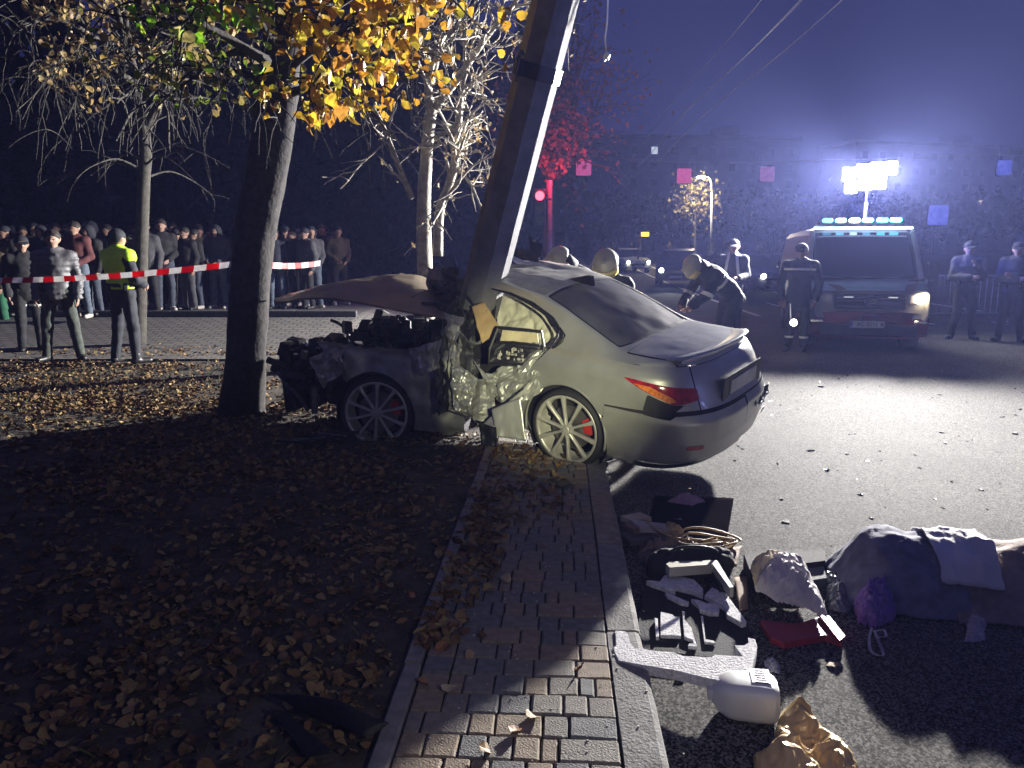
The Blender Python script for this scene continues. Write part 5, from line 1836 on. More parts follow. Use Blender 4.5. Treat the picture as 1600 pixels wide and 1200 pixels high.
# --- barrier tape
def tape(p0, p1, sag, n, label, w=.06):
    P = np.array([p0 + (p1 - p0) * t + np.array([0, 0, -sag * 4 * t * (1 - t)]) for t in np.linspace(0, 1, n * 3 + 1)])
    up = np.array([0, .15, 1.])
    tw_ = .03 * np.sin(np.linspace(0, 9, len(P)))
    A = P + up * w / 2 + np.array([0, 1, 0]) * tw_[:, None]
    B = P - up * w / 2
    Q = np.stack([A, B], 1)
    V, F = thick(Q, .002)
    nf = n * 3
    mi = [(i // 3) % 2 for i in range(nf)] * 2 + [0] * (len(F) - 2 * nf)
    return tag(link('barrier_tape', mesh('barrier_tape', V, F, [mat('tape_red', (.62, .03, .03), .4, transl=.5), mat('tape_white', (.85, .84, .82), .4, transl=.5)], mi)), label, 'barrier tape')
tape(D(-60, 438, 9.0), D(362, 413, 7.75), .05, 24, 'red and white barrier tape strung to the linden from the left')
tape(D(415, 414, 7.75), D(500, 411, 9.2), .02, 8, 'red and white barrier tape running on from the linden behind the bonnet')
# --- overhead wires
M_wire = mat('contact_wire', (.50, .46, .40), .3, metal=.8)
for k, (u, z, lab) in enumerate(((3.66, 6.35, 'thin upper tram wire, leftmost of the four over the road'), (4.05, 6.0, 'lower contact wire, second from the left over the road'), (4.42, 6.35, 'thin upper wire between the two contact wires'), (4.76, 6.0, 'lower contact wire, rightmost of the four over the road'))):
    P = np.array([S(u, v, z + .12 * math.cos((v - 4) / 24 * 2 * np.pi) + float(rise(v)) * .5) for v in np.linspace(2, 95, 60)])
    tag(MB().tube(P, .012 if z < 6.2 else .008, 5).obj('overhead_wire', M_wire), lab, 'overhead wire')
# ================================================================== FIRE VAN
M_vred = mat('fire_red', (.20, .012, .018), .35, var=.08, coat=.4)
M_vwhite = mat('van_white', (.36, .36, .35), .35, var=.08, coat=.4)
M_vglass = mat('windscreen', (.012, .014, .02), .08, spec=.7)
M_chrome = mat('chrome', (.7, .7, .7), .12, metal=1)
def E_(name, c, s):
    return mat(name, (.6, .6, .6), .4, emis=c, es=s)
VO = D(1352, 560, 12.85) * [1, 1, 0]
VR = rotz(rad(-13))
def VAN(p):
    return np.asarray(p, float) @ VR.T + VO
van = thing('fire_van', 'fire service van with lit flood-light mast and blue beacons facing the wreck', 'van', tuple(VO))
# body: stations from nose to tail: (y, half width at waist, z bottom, z hood/belt top)
def vsec(y, hw, zb, zt, r=.07, n=5):
    pts_ = [(-hw + .05, y, zb), (-hw, y, zb + .10), (-hw, y, (zb + zt) / 2), (-hw, y, zt - r)]
    for k in range(1, n + 1):
        a = k / n * np.pi / 2
        pts_.append((-hw + r - r * math.cos(a), y, zt - r + r * math.sin(a)))
    pts_.append((-hw * .5, y, zt + .012))
    full = pts_ + [(0, y, zt + .02)] + [(-a, b, c) for a, b, c in pts_[::-1]]
    return full
def vloft(secs, m, name, smooth=True, caps=True):
    P = np.array(secs)
    V, F = grid(P)
    k = P.shape[1]
    if caps:
        F = F + [list(range(k))[::-1], [(len(P) - 1) * k + j for j in range(k)]]
    return MB().add(V, F).map(VAN).obj(name, m, van, smooth)
vloft([vsec(.06, .86, .55, .99), vsec(.0, .90, .52, 1.0), vsec(.02, .93, .50, 1.01), vsec(.20, .95, .45, 1.05), vsec(.45, .955, .42, 1.13), vsec(.72, .955, .40, 1.18)], M_vwhite, 'bonnet', False)
vloft([vsec(.70, .955, .40, 1.20), vsec(1.2, .955, .38, 1.24), vsec(3.0, .955, .38, 1.24), vsec(4.9, .95, .38, 1.24)], M_vred, 'body', False)
# cab top
def csec(y, z, hw):
    return [(-hw, y, 1.19), (-hw + .03, y, 1.5), (-hw + .10, y, z - .14), (-hw + .18, y, z - .04), (-hw + .30, y, z), (0, y, z + .03), (hw - .30, y, z), (hw - .18, y, z - .04), (hw - .10, y, z - .14), (hw - .03, y, 1.5), (hw, y, 1.19)]
vloft([csec(1.02, 1.93, .93), csec(1.08, 2.02, .94), csec(1.4, 2.07, .95), csec(3, 2.08, .95), csec(4.9, 2.05, .94)], M_vwhite, 'roof', False)
# A pillars and windscreen
Pw = np.array([[(x, .58 + .46 * t - .05 * (1 - (x / .86) ** 2) * (1 - .3 * t), 1.19 + .78 * t) for t in np.linspace(0, 1, 8)] for x in np.linspace(-.86, .86, 14)])
Pw[..., 0] *= (1 - .08 * (Pw[..., 2] - 1.19) / .78)
V, F = thick(Pw, .012)
MB().add(V, F).map(VAN).obj('windscreen', M_vglass, van, True)
for s in (1, -1):
    MB().tube([(s * .90, .56, 1.17), (s * .87, .80, 1.58), (s * .82, 1.05, 1.99)], [.05, .045, .05], 8).map(VAN).obj('windscreen_pillar', M_vwhite, van)
    MB().box((s * .958, 1.35, 1.55), (.012, .75, .48), roty(-s * .06), .02).map(VAN).obj('side_window', M_vglass, van)
    mm = MB().box((s * 1.10, .72, 1.32), (.20, .10, .30), ch=.04)
    mm.tube([(s * .95, .76, 1.22), (s * 1.05, .74, 1.24)], .025, 8)
    mm.map(VAN).obj('wing_mirror', M_black, van)
    MB().box((s * .97, 2.2, .85), (.012, 2.6, .22), ch=.004).map(VAN).obj('side_stripe', M_vwhite, van)
    MB().box((s * .80, .0, .50), (.20, .03, .05), ch=.01).map(VAN).obj('fog_lamp', M_chrome, van)
    # red diagonal on the bonnet
    Pq = np.array([[(s * (.52 + .20 * t) + w, .02 + .62 * t, 1.022 + .150 * t) for t in np.linspace(0, 1, 6)] for w in (0, .16)])
    V, F = thick(Pq, .006)
    MB().add(V, F).map(VAN).obj('bonnet_stripe', M_vred, van)
    hl = MB()
    Ph = np.array([[(s * (.58 + .30 * u), -.012 + .10 * u ** 2, .78 + .18 * v + .05 * u) for v in np.linspace(0, 1, 5)] for u in np.linspace(0, 1, 9)])
    V, F = thick(Ph, .02)
    h_ = MB().add(V, F).map(VAN).obj('headlight', mat('headlamp_glass', (.5, .5, .5), .1, spec=.8, var=.3), van, True)
    if s == 1:
        c = np.array([.76, -.03, .885])
        MB().tube([c, c + np.array([0, -.02, 0])], [.085, .07], 16).map(VAN).obj('lit_bulb', E_('headlamp_on', (1, .80, .48), 26), h_)
bb = vloft([[(-.94, .12, .25), (-.95, .10, .45), (-.94, .10, .62), (-.5, -.03, .66), (0, -.06, .66), (.5, -.03, .66), (.94, .10, .62), (.95, .10, .45), (.94, .12, .25), (.5, .0, .22), (0, -.02, .22), (-.5, 0, .22)],
            [(-.90, .5, .25), (-.90, .5, .45), (-.90, .5, .60), (-.5, .5, .62), (0, .5, .62), (.5, .5, .62), (.9, .5, .60), (.9, .5, .45), (.9, .5, .25), (.5, .5, .22), (0, .5, .22), (-.5, .5, .22)]], M_vred, 'bumper', False)
MB().box((0, -.045, .36), (1.5, .05, .20), ch=.02).map(VAN).obj('lower_grille', M_black, van)
gr = MB().box((0, -.012, .83), (1.10, .04, .24), ch=.015).map(VAN).obj('grille', M_black, van)
for k in range(3):
    MB().box((0, -.038, .755 + .07 * k), (1.06, .012, .014), ch=.003).map(VAN).obj('grille_bar', mat('dull_chrome', (.25, .25, .26), .3, metal=.8), gr)
for s in (1, -1):
    MB().box((s * .34, -.045, .905), (.15, .012, .018), ch=.004).map(VAN).obj('strobe', E_('strobe_dim', (.8, .8, .85), .8), gr)
# round maker's emblem: ring with a V above a W
em_ = MB()
th = np.linspace(0, 2 * np.pi, 33)
em_.tube([(.085 * math.cos(a), -.045, .84 + .085 * math.sin(a)) for a in th], .008, 6)
for pth in ([(-.045, .072), (0, .012), (.045, .072)], [(-.074, .035), (-.036, -.070), (0, .0), (.036, -.070), (.074, .035)]):
    em_.tube([(a, -.047, .84 + b) for a, b in pth], .007, 5)
em_.map(VAN).obj('emblem', M_chrome, gr)
# number plate
M_plate = mat('plate_white', (.75, .75, .73), .4, var=.03)
M_plate_ink = mat('plate_ink', (.01, .01, .012), .5)
pt = MB().box((-.03, -.085, .46), (.53, .012, .115), ch=.003).map(VAN).obj('number_plate', M_plate, van)
def text(s, size, p, R, m, parent, name='lettering', sx=1., ex=.0015):
    cu = bpy.data.curves.new(name, 'FONT')
    cu.body = s
    cu.size = size
    cu.extrude = ex
    cu.align_x = 'CENTER'
    cu.align_y = 'CENTER'
    o = bpy.data.objects.new(name, cu)
    COL.objects.link(o)
    dg = bpy.context.evaluated_depsgraph_get()
    me = bpy.data.meshes.new_from_object(o.evaluated_get(dg))
    bpy.data.objects.remove(o)
    V = np.array([v.co[:] for v in me.vertices]) * np.array([sx, 1, 1])
    F = [list(f.vertices) for f in me.polygons]
    V = V @ np.asarray(R).T + np.asarray(p)
    return link(name, mesh(name, V, F, m), parent)
RT_ = VR @ rotx(math.pi / 2)
text('AC 021E', .098, VAN((-.03, -.0935, .458)), RT_, M_plate_ink, pt, sx=.92)
cr = MB().box((.195, -.0935, .46), (.055, .004, .018), ch=.001).box((.195, -.0935, .46), (.018, .004, .055), ch=.001).box((.195, -.094, .46), (.03, .004, .03), rotx(0) @ roty(.785), ch=.001)
cr.map(VAN).obj('plate_cross', M_plate_ink, pt)
MB().box((-.275, -.0935, .46), (.028, .004, .10), ch=.001).map(VAN).obj('plate_band', mat('plate_blue', (.03, .08, .4), .4), pt)
# tow frame over the plate
tf = MB().tube([(-.14, -.10, .52), (-.14, -.12, .62), (.10, -.12, .62), (.10, -.10, .52)], .010, 6)
tf.map(VAN).obj('plate_frame', M_chrome, van)
# wheels
for s in (1, -1):
    for y in (.85, 3.9):
        w = MB().tube([(s * .74, y, .33), (s * .94, y, .33)], .33, 28).map(VAN).obj('wheel', M_rub, van, True)
        MB().tube([(s * .93, y, .33), (s * .955, y, .33)], [.20, .17], 20).map(VAN).obj('rim', M_alloy_dk, w)
# roof front LED edge, beacons, mast and flood heads
MB().box((0, 1.00, 2.05), (1.62, .05, .045), rotx(.2), .012).map(VAN).obj('roof_light_strip', E_('strip_white', (.6, .78, 1), 3.5), van)
lb_ = MB().box((0, 1.35, 2.13), (1.45, .30, .06), ch=.02).map(VAN).obj('light_bar', M_black, van)
for k, (x, c, s) in enumerate(((-.55, (.1, .6, 1), 4), (-.33, (.15, .65, 1), 10), (-.10, (.5, .8, 1), 16), (.12, (.15, .6, 1), 8), (.36, (.05, .7, 1), 12), (.58, (.1, .65, 1), 11))):
    MB().box((x, 1.24, 2.19), (.16, .22, .08), ch=.025).map(VAN).obj('beacon', E_('beacon_%d' % int(s), c, s), lb_)
ms = np.array(FLOOD)
mast = MB().tube([(ms[0], ms[1], 2.05), (ms[0], ms[1], 2.6)], .035, 10).tube([(ms[0], ms[1], 2.55), (ms[0], ms[1], ms[2])], .024, 10)
mast = mast.obj('mast', mat('mast_alloy', (.7, .7, .7), .3, metal=.5), van, True)
M_flood = E_('flood_on', (1, .98, .95), 280)
for k, (dx, dz) in enumerate(((-.40, .02), (-.13, .09), (.14, .12), (.42, .14), (-.34, -.22), (-.06, -.16), (.22, -.14))):
    p = ms + np.array([dx, 0, dz])
    fl = MB().box(p + np.array([0, .03, 0]), (.26, .12, .27), ch=.02).obj('flood_head', M_black, van)
    MB().box(p + np.array([0, -.045, 0]), (.235, .02, .245), ch=.008).obj('flood_lens', M_flood, fl)
lamp('beacon_lamp', 'POINT', tuple(VAN((.1, 1.95, 2.42))), BLUE_W, (.10, .16, 1.0), .12)
# torch hanging from the stout person's hand
to = thing('hand_torch', 'lit torch hanging low beside the stout person in the dark coat', 'torch', tuple(D(1241, 506, 12.6)))
MB().tube([D(1235, 474, 12.62), D(1236, 500, 12.6)], .014, 8).obj('handle', M_chrome, to)
MB().tube([D(1237, 500, 12.6), D(1239, 503, 12.55)], [.03, .045], 12).obj('torch_head', M_black, to)
MB().tube([D(1239.5, 503.5, 12.54), D(1241, 505, 12.50)], [.055, .05], 12).obj('torch_lens', E_('torch_on', (1, .93, .75), 24), to)
# ================================================================== CARS IN THE QUEUE
def queue_car(label, loc, rz, paint, hgt=1.5, lights=12, only=(1, -1), col=(.95, 1, .86)):
    t = thing('queued_car', label, 'car', tuple(loc), rz, 'cars queueing at the crossing')
    def sec(x, hw, zb, zt):
        return [(-hw * .9, x, zb), (-hw, x, zb + .15), (-hw, x, zt - .12), (-hw * .93, x, zt - .02), (0, x, zt + .02), (hw * .93, x, zt - .02), (hw, x, zt - .12), (hw, x, zb + .15), (hw * .9, x, zb)]
    k = hgt / 1.5
    P = np.array([sec(0, .70, .3, .62 * k), sec(.05, .80, .22, .72 * k), sec(.25, .88, .2, .82 * k), sec(1.0, .90, .2, .95 * k), sec(3.4, .90, .2, .98 * k), sec(4.1, .86, .25, .95 * k), sec(4.25, .78, .3, .85 * k)])
    V, F = grid(P)
    F += [list(range(9))[::-1], [54 + j for j in range(9)]]
    MB().add(V, F).obj('body', paint, t, False, False)
    def g(y, z, hw):
        return [(-hw, y, z), (hw, y, z)]
    C4 = np.array([[(-.80, .95, .93 * k), (.80, .95, .93 * k)], [(-.66, 1.65, 1.40 * k), (.66, 1.65, 1.40 * k)], [(-.68, 2.2, 1.48 * k), (.68, 2.2, 1.48 * k)], [(-.66, 3.2, 1.45 * k), (.66, 3.2, 1.45 * k)], [(-.72, 3.95, .95 * k), (.72, 3.95, .95 * k)]])
    V, F = grid(C4)
    MB().add(*prune(V, [F[0]])).obj('windscreen', M_vglass, t, False, False)
    MB().add(*prune(V, F[1:3])).obj('roof', paint, t, False, False)
    MB().add(*prune(V, [F[3]])).obj('rear_window', M_vglass, t, False, False)
    for s in (0, 1):
        idx = [2 * i + s for i in range(5)]
        MB().add(V[idx], [[0, 1, 2, 3, 4]]).obj('side_window', M_vglass, t, False, False)
    sd = lambda s: s
    for s in (1, -1):
        on = s in only
        h_ = MB().box((s * .62, .05, .66 * k), (.34, .16, .15), rotz(s * .3), .04).obj('headlight', M_chrome, t, False, False)
        if on:
            MB().tube([(s * .62, -.05, .66 * k), (s * .62, -.09, .66 * k)], [.10, .09], 12).obj('headlamp_beam', E_('queue_light_%d' % int(lights), col, lights), h_, False, False)
        MB().box((s * .98, 1.15, 1.0 * k), (.16, .1, .12), ch=.03).obj('wing_mirror', paint, t, False, False)
        for y in (.85, 3.4):
            w = MB().tube([(s * .72, y, .31), (s * .90, y, .31)], .31, 20).obj('wheel', M_rub, t, True, False)
    MB().box((0, -.01, .50 * k), (.9, .05, .16), ch=.02).obj('grille', M_black, t, False, False)
    MB().box((0, -.045, .42 * k), (.5, .012, .11), ch=.003).obj('number_plate', M_plate, t, False, False)
    return t
def at_street(px, Y):
    p = D(px, 388, Y)
    v = unS(p)[1]
    return np.array([p[0], p[1], float(rise(v)) + .005])
queue_car('white hatchback with both headlights on, farthest left in the queue', at_street(998, 47), rad(8), mat('white_car_paint', (.60, .60, .56), .35, coat=.5), 1.5, 20)
queue_car('dark tall car with its near headlight glaring, behind the bending firefighter', at_street(1058, 33), rad(-14), mat('dark_car_paint', (.02, .02, .024), .3, coat=.6), 1.65, 26, (-1, 1))
queue_car('dark car with bright white headlights right of the braces officer', at_street(1176, 31), rad(-8), mat('blue_car_paint', (.03, .035, .05), .3, coat=.6), 1.5, 30, (1,))
queue_car('silver car partly hidden behind the stout person', at_street(1216, 29), rad(20), mat('silver_car_paint', (.35, .36, .37), .3, metal=.6, coat=.6), 1.5, 14, (-1,))
lamp('queue_headlight', 'SPOT', tuple(at_street(1040, 32) + [0, -1.3, .75]), 120, (.95, 1, .86), .1, tuple(at_street(1000, 20)), 70, .9)
# ================================================================== STREET FURNITURE BEYOND
sl = thing('street_lamp', 'lit street lamp on a curved arm over the far kerb', 'street lamp', tuple(at_street(1112, 55)))
b0 = at_street(1112, 55)
tp_ = D(1112, 300, 55)
MB().tube([b0, tp_], [.10, .07], 10).tube(catmull(np.array([tp_, D(1111, 285, 55), D(1107, 277, 55), D(1098, 275, 54.6)]), 12), .045, 8).obj('lamp_post', mat('galvanised', (.4, .4, .42), .5, metal=.5), sl, True)
MB().box(D(1096, 275, 54.5), (.75, .35, .16), ch=.05).obj('lamp_head', M_black, sl)
MB().box(D(1096, 277, 54.4), (.62, .28, .12), ch=.05).obj('lamp_glass', E_('sodium_on', (1, .85, .45), 30), sl)
lamp('street_lamp_light', 'POINT', tuple(D(1096, 281, 54.3)), 2600, (1, .82, .5), .2)
fe = thing('small_tree', 'small pale tree under the lit street lamp', 'tree', tuple(at_street(1086, 57)))
V, F = trunk_mesh([at_street(1086, 57), D(1086, 350, 57), D(1086, 320, 57)], [.12, .09, .06], 8)
link('trunk', mesh('small_trunk', V, F, M_bark_dim), fe)
r_ = np.random.default_rng(9)
pp = [D(1086, 312, 57) + r_.normal(0, 1, 3) * np.array([.75, .6, .8]) for _ in range(500)]
V, F = leaf_mass(pp, r_.uniform(.12, .3, len(pp)), 1.2, r_)
tag(link('foliage', mesh('small_foliage', V, F, island_mat('pale_leaves', [(0, (.35, .28, .14)), (1, (.25, .22, .1))], .6, .3)), fe), kind='stuff')
l2 = thing('street_lamp', 'distant unlit slender lamp post with a white dot of light', 'street lamp', tuple(at_street(963, 75)))
MB().tube([at_street(963, 75), D(963, 352, 75)], .06, 6).obj('lamp_post', MATS['galvanised'], l2)
MB().box(D(960, 350, 75), (.5, .3, .15), ch=.05).obj('lamp_glass', E_('far_lamp', (.9, .95, 1), 6), l2)
ys = thing('lit_sign', 'small glowing yellow sign on a post beyond the white hatchback', 'sign', tuple(at_street(1003, 52)))
MB().tube([at_street(1001, 52), D(1001, 362, 52)], .04, 6).obj('sign_post', MATS['galvanised'], ys)
MB().box(D(1008, 366, 52), (.52, .06, .28), ch=.1).obj('sign_board', E_('sign_yellow', (1, .78, .02), 2.2), ys)
MB().box(D(999, 369, 52), (.22, .05, .16), ch=.02).box(D(999, 377, 52), (.24, .05, .24), ch=.02).obj('sign_plate', mat('red_white_plate', (.55, .25, .3), .5), ys)
# lane signals hung over the road on a span wire
M_pink = E_('lane_signal_red', (1, .10, .30), .42)
M_pink2 = E_('lane_signal_dim', (.8, .12, .32), .16)
M_blue = E_('lane_signal_blue', (.08, .12, .9), .35)
for k, (px, py, w, m, lab) in enumerate(((912, 262, 23, M_pink, 'glowing pink square lane board hung nearest the post'), (1069, 275, 22, M_pink, 'glowing pink square lane board left of the street lamp'), (1199, 272, 22, M_pink2, 'dim reddish square lane board between lamp and van'), (1569, 262, 22, M_blue, 'blue square lane board hung high at the right edge'), (1466, 336, 30, M_blue, 'bluish square board just right of the van roof'))):
    Y_ = 30. if k < 4 else 24.
    s = w / 1209 * Y_
    p = D(px, py, Y_)
    t = thing('lane_board', lab, 'sign', tuple(p), 0, 'square boards hung over the road')
    MB().box(p, (s, .10, s), ch=.04).obj('board', m, t)
    MB().box(p + np.array([0, .07, 0]), (s * 1.06, .06, s * 1.06), ch=.03).obj('board_back', M_black, t)
    for q in (-.35, .35):
        MB().tube([p + np.array([q * s, .05, s / 2]), p + np.array([q * s, .05, s / 2 + .55])], .012, 5).obj('hanger', MATS['galvanised'], t)
sw = [D(840, 236, 30) + np.array([0, .05, 0]), D(1069, 253, 30) + np.array([0, .05, 0]), D(1300, 250, 30) + np.array([0, .05, 0]), D(1569, 240, 30) + np.array([0, .05, 0]), D(1700, 226, 30) + np.array([0, .05, 0])]
tag(MB().tube(catmull(np.array(sw), 40), .012, 5).obj('span_wire', M_wire), 'span wire across the road carrying the square boards', 'wire')
# crowd barrier and low fence right of the van
br = thing('crowd_barrier', 'pale steel crowd barrier behind the van mirror', 'barrier', tuple(D(1468, 440, 17.5) * [1, 1, 0]))
o_ = D(1448, 440, 17.5) * [1, 1, 0]
fm = MB()
for a, b in (((0, 0, .25), (1.9, 0, .25)), ((0, 0, 1.1), (1.9, 0, 1.1)), ((0, 0, .05), (0, 0, 1.1)), ((1.9, 0, .05), (1.9, 0, 1.1))):
    fm.tube([o_ + np.array(a), o_ + np.array(b)], .02, 6)
for x in (.15, 1.75):
    fm.tube([o_ + np.array([x, -.3, .02]), o_ + np.array([x, .3, .02])], .018, 6)
fm.obj('barrier_frame', MATS['galvanised'], br)
for k in range(13):
    x = .135 + k * .136
    MB().tube([o_ + np.array([x, 0, .25]), o_ + np.array([x, 0, 1.1])], .009, 5).obj('bar', MATS['galvanised'], br)
# ================================================================== BLOCKS OF FLATS ACROSS THE CROSSING
M_wall_n = mat('panel_wall', (.24, .24, .26), .9, var=.15, vs=.4)
M_win_n = mat('night_window', (.02, .022, .03), .12)
M_win_on = E_('window_lit', (1, .82, .5), .9)
M_win_cool = E_('window_cool', (.8, .9, 1), .7)
def block(label, c, w, floors, cols, rz, lit, seed):
    t = thing('apartment_block', label, 'building', tuple(c), rz, None)
    h_ = floors * 2.9 + 1.5
    dp = 12
    MB().box((0, dp / 2, h_ / 2), (w, dp, h_), ch=.05).obj('wall', M_wall_n, t, False, False)
    MB().box((0, dp / 2, h_ + .35), (w + .5, dp + .5, .6), ch=.05).obj('roof_edge', M_wall_n, t, False, False)
    MB().box((w * .2, dp / 2, h_ + 1.8), (4, 4, 2.4), ch=.05).obj('lift_house', M_wall_n, t, False, False)
    rr = np.random.default_rng(seed)
    me = {m: mesh('window', *cbox(1.2, .10, 1.3, .01), m) for m in (M_win_n, M_win_on, M_win_cool)}
    fr = mesh('window_frame', *cbox(1.64, .06, 1.64, .02), M_wall_n)
    for f in range(floors):
        for k in range(cols):
            m = M_win_n
            if (f, k) in lit:
                m = M_win_on if rr.uniform() < .7 else M_win_cool
            x = (k + .5) / cols * w - w / 2
            o = link('window', me[m], t, False)
            o.location = (x, -.04, 2.2 + f * 2.9)
            q = link('window_frame', fr, o, False)
            q.location = (0, .02, 0)
    return t
block('dark tower block with a few lit windows beyond the street lamp', (34, 150, 0), 42, 7, 11, rad(8), {(5, 0), (6, 3), (3, 5), (2, 8)}, 1)
block('dark long block of flats behind the lane boards', (6, 135, 0), 26, 6, 8, rad(-4), {(5, 2), (4, 5)}, 2)
block('dark block of flats behind the van mast', (86, 160, 0), 40, 7, 10, rad(14), {(5, 1), (3, 7)}, 3)
tr_ = np.random.default_rng(19)
for k in range(11):
    px = 960 + k * 62
    Y_ = 84 + tr_.uniform(-6, 8)
    b0 = at_street(px, Y_)
    t = thing('roadside_tree', 'dark roadside tree beyond the queue of cars, %s from the left in its row' % ORD[k], 'tree', tuple(b0), 0, 'dark trees beyond the crossing')
    V, F = trunk_mesh([b0, b0 + np.array([0, 0, 2]), b0 + np.array([.1, 0, 3.6])], [.16, .12, .08], 6)
    link('trunk', mesh('roadside_trunk', V, F, M_bark), t)
    pp = [b0 + np.array([0, 0, 4.2]) + tr_.normal(0, 1, 3) * np.array([1.2, 1.2, 1.1]) for _ in range(620)]
    V, F = leaf_mass(pp, tr_.uniform(.25, .6, len(pp)), 1.2, tr_)
    tag(link('foliage', mesh('roadside_foliage', V, F, MATS['night_foliage']), t), kind='stuff')
# ================================================================== THINGS SPILT ON THE ROAD
def slab(px_pts, z, t, m, name, parent=None, jit=.0, top=True, zf=None):
    """a flat cut-out of real thickness lying at height z"""
    zf = zf or (lambda x, y: z)
    P = np.array([G(x, y, zf(x, y)) for x, y in px_pts])
    n = len(P)
    A = P.copy()
    B = P.copy()
    B[:, 2] -= t
    c = P.mean(0)
    ins = A + (c - A) * .012
    A2 = A.copy()
    A2[:, 2] -= .004
    V = np.concatenate([ins, A2, B])
    F = [list(range(n))]
    for i in range(n):
        j = (i + 1) % n
        F.append([i, n + i, n + j, j])
        F.append([n + i, 2 * n + i, 2 * n + j, n + j])
    F.append([2 * n + i for i in range(n)][::-1])
    return link(name, mesh(name, V, F, m), parent)
def cz(L, ox=940, oy=840, k=4.2857):
    return [(ox + x / k, oy + y / k) for x, y in L]
def sheet(px4, z, nu, nv, amp, scale, seed, m, name, parent=None, t=.003, ridge=True, lift=0., smooth=True):
    c = np.array([G(x, y, z if len(r) == 0 else r[0]) for (x, y, *r) in px4])
    a, b = np.linspace(0, 1, nu)[:, None, None], np.linspace(0, 1, nv)[None, :, None]
    P = (c[0] * (1 - a) + c[1] * a) * (1 - b) + (c[3] * (1 - a) + c[2] * a) * b
    nz = vnoise(P, scale, seed, 3, ridge)
    P[..., 2] += amp * (nz * .5 + .5) + lift * (np.sin(np.pi * a[..., 0]) * np.sin(np.pi * b[..., 0]))
    P[..., :2] += .4 * amp * np.stack([vnoise(P, scale * .8, seed + k) for k in (3, 4)], -1)
    V, F = thick(P, t)
    return link(name, mesh(name, V, F, m, smooth=smooth), parent)
M_foam = mat('foam_beads', (.80, .79, .78), .9, var=.22, vs=60, bump=.9, bs=110)
M_foamdk = mat('black_foam_and_shade', (.016, .016, .018), .85, var=.3, bump=.5, bs=110)  # black of the pad edge, and shade painted into the tray recess
tray = thing('foam_tool_tray', 'speckled grey-white foam tool tray from the car boot, lying by the kerb', 'tool tray', tuple(G(1080, 1000)))
slab(cz([(290, 285), (430, 245), (560, 255), (690, 330), (830, 365), (985, 580), (1000, 690), (950, 800), (740, 805), (250, 750), (200, 700), (255, 520)]), .035, .033, M_foamdk, 'tray_base', tray)  # recess of the pale tray, its shade given as black colour
for L, z in (([(85, 620), (155, 625), (175, 650), (185, 700), (215, 740), (260, 742), (360, 760), (480, 768), (545, 792), (740, 802), (760, 785), (950, 797), (897, 722), (960, 722), (990, 702), (985, 668), (1030, 680), (1042, 720), (1035, 780), (990, 930), (860, 940), (800, 960), (700, 940), (500, 890), (200, 840), (110, 820), (85, 770), (75, 735), (95, 720), (90, 660)], .085),
             ([(300, 285), (390, 292), (420, 250), (550, 262), (620, 280), (680, 340), (680, 380), (600, 350), (480, 322), (495, 352), (440, 337), (330, 302)], .075),
             ([(690, 382), (740, 332), (830, 370), (970, 560), (940, 570), (840, 512), (830, 462)], .075),
             ([(395, 495), (475, 515), (490, 530), (520, 530), (532, 657), (395, 652)], .065), ([(355, 535), (375, 540), (385, 665), (365, 665)], .065),
             ([(540, 490), (558, 495), (552, 545), (600, 600), (640, 730), (580, 725), (585, 710), (620, 710), (610, 684), (555, 662)], .065),
             ([(600, 410), (650, 417), (700, 438), (760, 440), (790, 462), (785, 502), (720, 500), (660, 480), (650, 452)], .07),
             ([(665, 522), (680, 525), (695, 680), (750, 690), (765, 705), (690, 700)], .06), ([(425, 365), (470, 380), (540, 412), (585, 430), (580, 445), (530, 435), (440, 390)], .065)):
    if z > .08:
        slab(cz(L), z, .04, M_foam, 'foam_rim', tray, zf=lambda x, y: .085 + .05 * (x - 960) / 225)
    else:
        slab(cz(L), z - .012, z - .05, M_foam, 'foam_rim', tray)
# black hold-all and cream case lid behind the tray
ba = Blob(np.array([-.30, -.12, -.0]), np.array([.30, .14, .24]), .012)
ba.cap((-.17, 0, .07), (.17, 0, .07), .075, .075, s=.02).cap((-.15, .02, .10), (.15, .02, .10), .06, .06)
ba.noise(.014, 14, 3, True)
V, F = ba.mesh()
p_ = G(1078, 902)
bg = thing('black_bag', 'crumpled black holdall behind the foam tray', 'bag', tuple(p_), .15)
MB().add(V, F).obj('bag_body', M_blackc, bg, True, False)
MB().tube(catmull(np.array([(-.14, -.02, .14), (-.10, -.06, .19), (0, -.08, .20), (.10, -.05, .17), (.14, -.02, .13)]), 20), .009, 6).obj('bag_handle', M_black, bg, True, False)
M_cream = mat('cream_plastic', (.55, .53, .42), .4, var=.1)
cl = thing('cream_case_lid', 'cream plastic case lid propped behind the black holdall', 'case lid', tuple(G(1115, 895)))
slab(cz([(430, 175), (460, 158), (775, 150), (885, 332), (860, 335), (745, 178), (455, 200)]), .13, .05, M_cream, 'lid_frame', cl)
slab(cz([(455, 200), (745, 178), (860, 335), (790, 330), (730, 215), (480, 222)]), .09, .03, M_cabin, 'lid_panel', cl)
M_card = mat('brown_card', (.23, .15, .10), .8, var=.2, bump=.2, bs=40)
o = sheet([(1147, 905), (1168, 903), (1168, 955), (1155, 958)], .03, 6, 8, .015, 10, 3, M_card, 'cardboard_flap', t=.004)
tag(o, 'brown cardboard flap between the foam tray and the white bag', 'cardboard')
M_paper = mat('crumpled_paper', (.58, .50, .36), .8, var=.15, bump=.25, bs=50)
M_wbag = mat('white_bag', (.62, .57, .56), .6, var=.1, bump=.2, bs=50)
wb = thing('paper_bag', 'crumpled cream and white paper bag on the red box', 'bag', tuple(G(1225, 955)))
